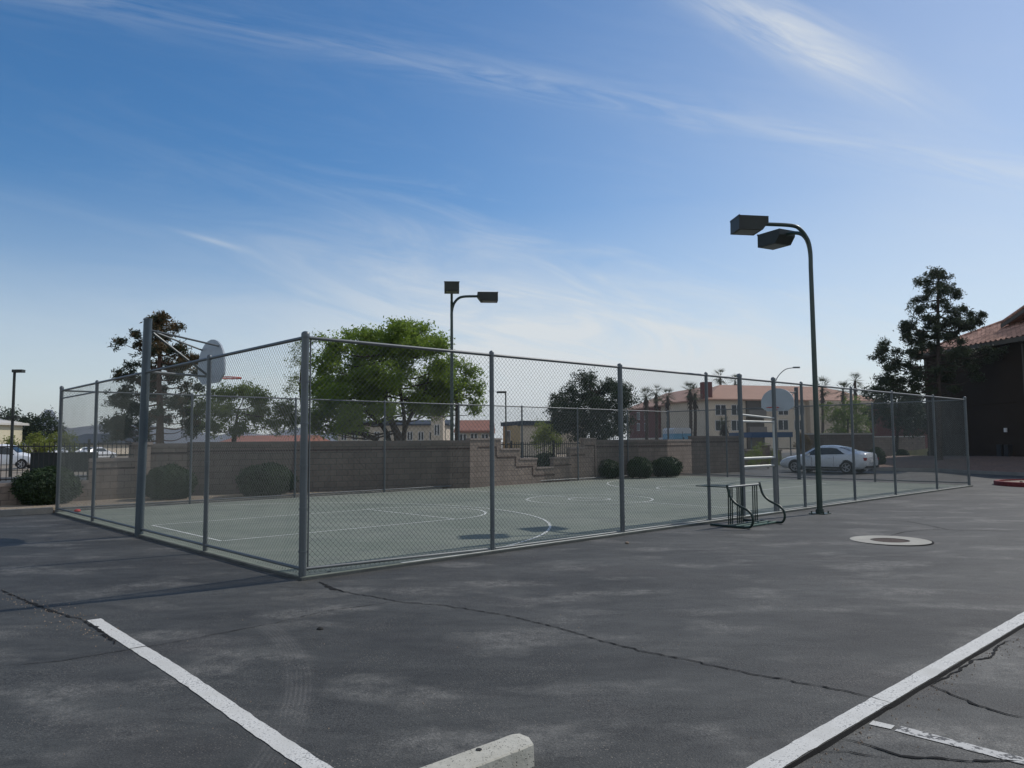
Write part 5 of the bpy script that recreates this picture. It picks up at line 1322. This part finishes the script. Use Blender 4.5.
def spot(p, w):
    a = ray(*p).normalized(); dt = s.n('ShaderNodeVectorMath', operation='DISTANCE'); s.l(tc, dt.inputs[0]); dt.inputs[1].default_value = a
    q = s.math('DIVIDE', dt.outputs['Value'], w); return s.math('EXPONENT', s.math('MULTIPLY', s.math('MULTIPLY', q, q), -1.0))
def ladd(*a):
    r_ = a[0]
    for b in a[1:]: r_ = s.math('ADD', r_, b)
    return r_
def aligned(pa, pb, along, across, detail=6, rough=.6, dist=.6, off=0.0):
    """soft fibres that run along the great circle through two directions"""
    a = ray(*pa).normalized(); b_ = ray(*pb).normalized(); n_ = a.cross(b_).normalized(); t_ = (b_ - a).normalized()
    d1 = s.n('ShaderNodeVectorMath', operation='DOT_PRODUCT'); s.l(tc, d1.inputs[0]); d1.inputs[1].default_value = n_
    d2 = s.n('ShaderNodeVectorMath', operation='DOT_PRODUCT'); s.l(tc, d2.inputs[0]); d2.inputs[1].default_value = t_
    c_ = s.n('ShaderNodeCombineXYZ'); s.l(s.math('MULTIPLY', d2.outputs['Value'], along), c_.inputs[0]); s.l(s.math('MULTIPLY', d1.outputs['Value'], across), c_.inputs[1]); c_.inputs[2].default_value = off
    return s.noise(c_.outputs[0], 1.0, detail, rough, dist), d1.outputs['Value']
st1 = s.noise(s.mapv(cb.outputs[0], (.8, 1.7, 1), (0, 0, R(-50))), 1.0, 7, .58, .5)
f1, dd1 = aligned((90, 0), (880, 150), 5, 50, 7, .65, 1.0)
f1b, _ = aligned((90, 0), (880, 150), 2.0, 5, 3, .5, .3, 4.0)
b1 = s.math('MULTIPLY', band((90, 0), (880, 150), .016), s.math('MULTIPLY', s.ramp(f1, .38, .62), s.ramp(f1b, .28, .58, .15, 1)))
b1w = s.math('MULTIPLY', band((90, -10), (880, 140), .05), s.ramp(f1, .35, .75))
f2, dd2 = aligned((700, -10), (890, 85), 6, 44, 7, .62, .9, 2.0)
b2 = s.math('MULTIPLY', s.math('MULTIPLY', band((700, -10), (885, 82), .026), spot((800, 30), .13)), s.ramp(f2, .30, .60, .12, 1))
b3 = s.math('MULTIPLY', band((182, 232), (245, 250), .003), spot((213, 241), .035))
f4, dd4 = aligned((250, 165), (760, 300), 4.5, 20, 8, .66, 1.0, 7.0)
# pale veil below a line that falls to the right
sgn4 = 1.0 if ray(500, 330).normalized().dot(ray(250, 165).normalized().cross(ray(760, 300).normalized()).normalized()) > 0 else -1.0
v4 = s.ramp(s.math('ADD', s.math('MULTIPLY', dd4, sgn4), s.math('MULTIPLY', s.math('SUBTRACT', f4, .5), .14)), -.03, .13)
b4 = s.math('MULTIPLY', s.math('MULTIPLY', v4, s.ramp(f4, .32, .60, .45, 1)), spot((590, 310), .36))
f5, dd5 = aligned((0, 250), (420, 330), 2.5, 16, 6, .6, .6, 11.0)
sgn5 = 1.0 if ray(150, 340).normalized().dot(ray(0, 250).normalized().cross(ray(420, 330).normalized()).normalized()) > 0 else -1.0
v5 = s.ramp(s.math('ADD', s.math('MULTIPLY', dd5, sgn5), s.math('MULTIPLY', s.math('SUBTRACT', f5, .5), .10)), -.01, .09)
b5 = s.math('MULTIPLY', v5, spot((60, 320), .55))
b6 = s.math('MULTIPLY', spot((1000, 230), .24), s.ramp(f1b, .2, .7, .6, 1))
wide = s.math('MULTIPLY', s.ramp(sx.outputs[2], .30, .03), s.ramp(st1, .2, .75, .8, 1.0))
cl = ladd(s.math('MULTIPLY', b1, .20), s.math('MULTIPLY', b1w, .06), s.math('MULTIPLY', b2, .62), s.math('MULTIPLY', b3, .20), s.math('MULTIPLY', b4, .74), s.math('MULTIPLY', b5, .16), s.math('MULTIPLY', b6, .22), s.math('MULTIPLY', wide, .50), s.math('MULTIPLY', s.ramp(f4, .5, .85), .04))
cl = ladd(cl, s.ramp(sx.outputs[1], .1, -.35, 0, .55), s.math('MULTIPLY', spot((1050, 60), .45), .12), s.math('MULTIPLY', spot((780, 240), .36), .13))  # adds unseen cloud cover behind the camera to whiten the fill light
cl = s.math('MINIMUM', cl, .92)
CLOUD = (7.4, 7.7, 7.8, 1)
cm = s.mix(cl, hs.outputs[0], CLOUD)
s.l(cm, bg.inputs['Color']); bg.inputs['Strength'].default_value = .10
# air
hz = MB().box(-2960, 2960, -2960, 2960, -1.2, 110); ho = hz.build('haze', M['whitecap']); ho.data.materials.clear()
hm = bpy.data.materials.new('haze_air'); hm.use_nodes = True; nt = hm.node_tree; nt.nodes.clear()
out = nt.nodes.new('ShaderNodeOutputMaterial'); pv = nt.nodes.new('ShaderNodeVolumePrincipled')
pv.inputs['Color'].default_value = (.80, .88, .96, 1); pv.inputs['Density'].default_value = .00017; pv.inputs['Anisotropy'].default_value = .3
nt.links.new(pv.outputs[0], out.inputs['Volume']); ho.data.materials.append(hm); struct(ho, 'stuff')

scene.view_settings.view_transform = 'Standard'; scene.view_settings.look = 'None'; scene.view_settings.gamma = 1; scene.view_settings.exposure = 0
scene.cycles.max_bounces = 6; scene.cycles.transparent_max_bounces = 8; scene.cycles.volume_bounces = 0
scene.cycles.sample_clamp_indirect = 4

scene.cycles.use_denoising = True
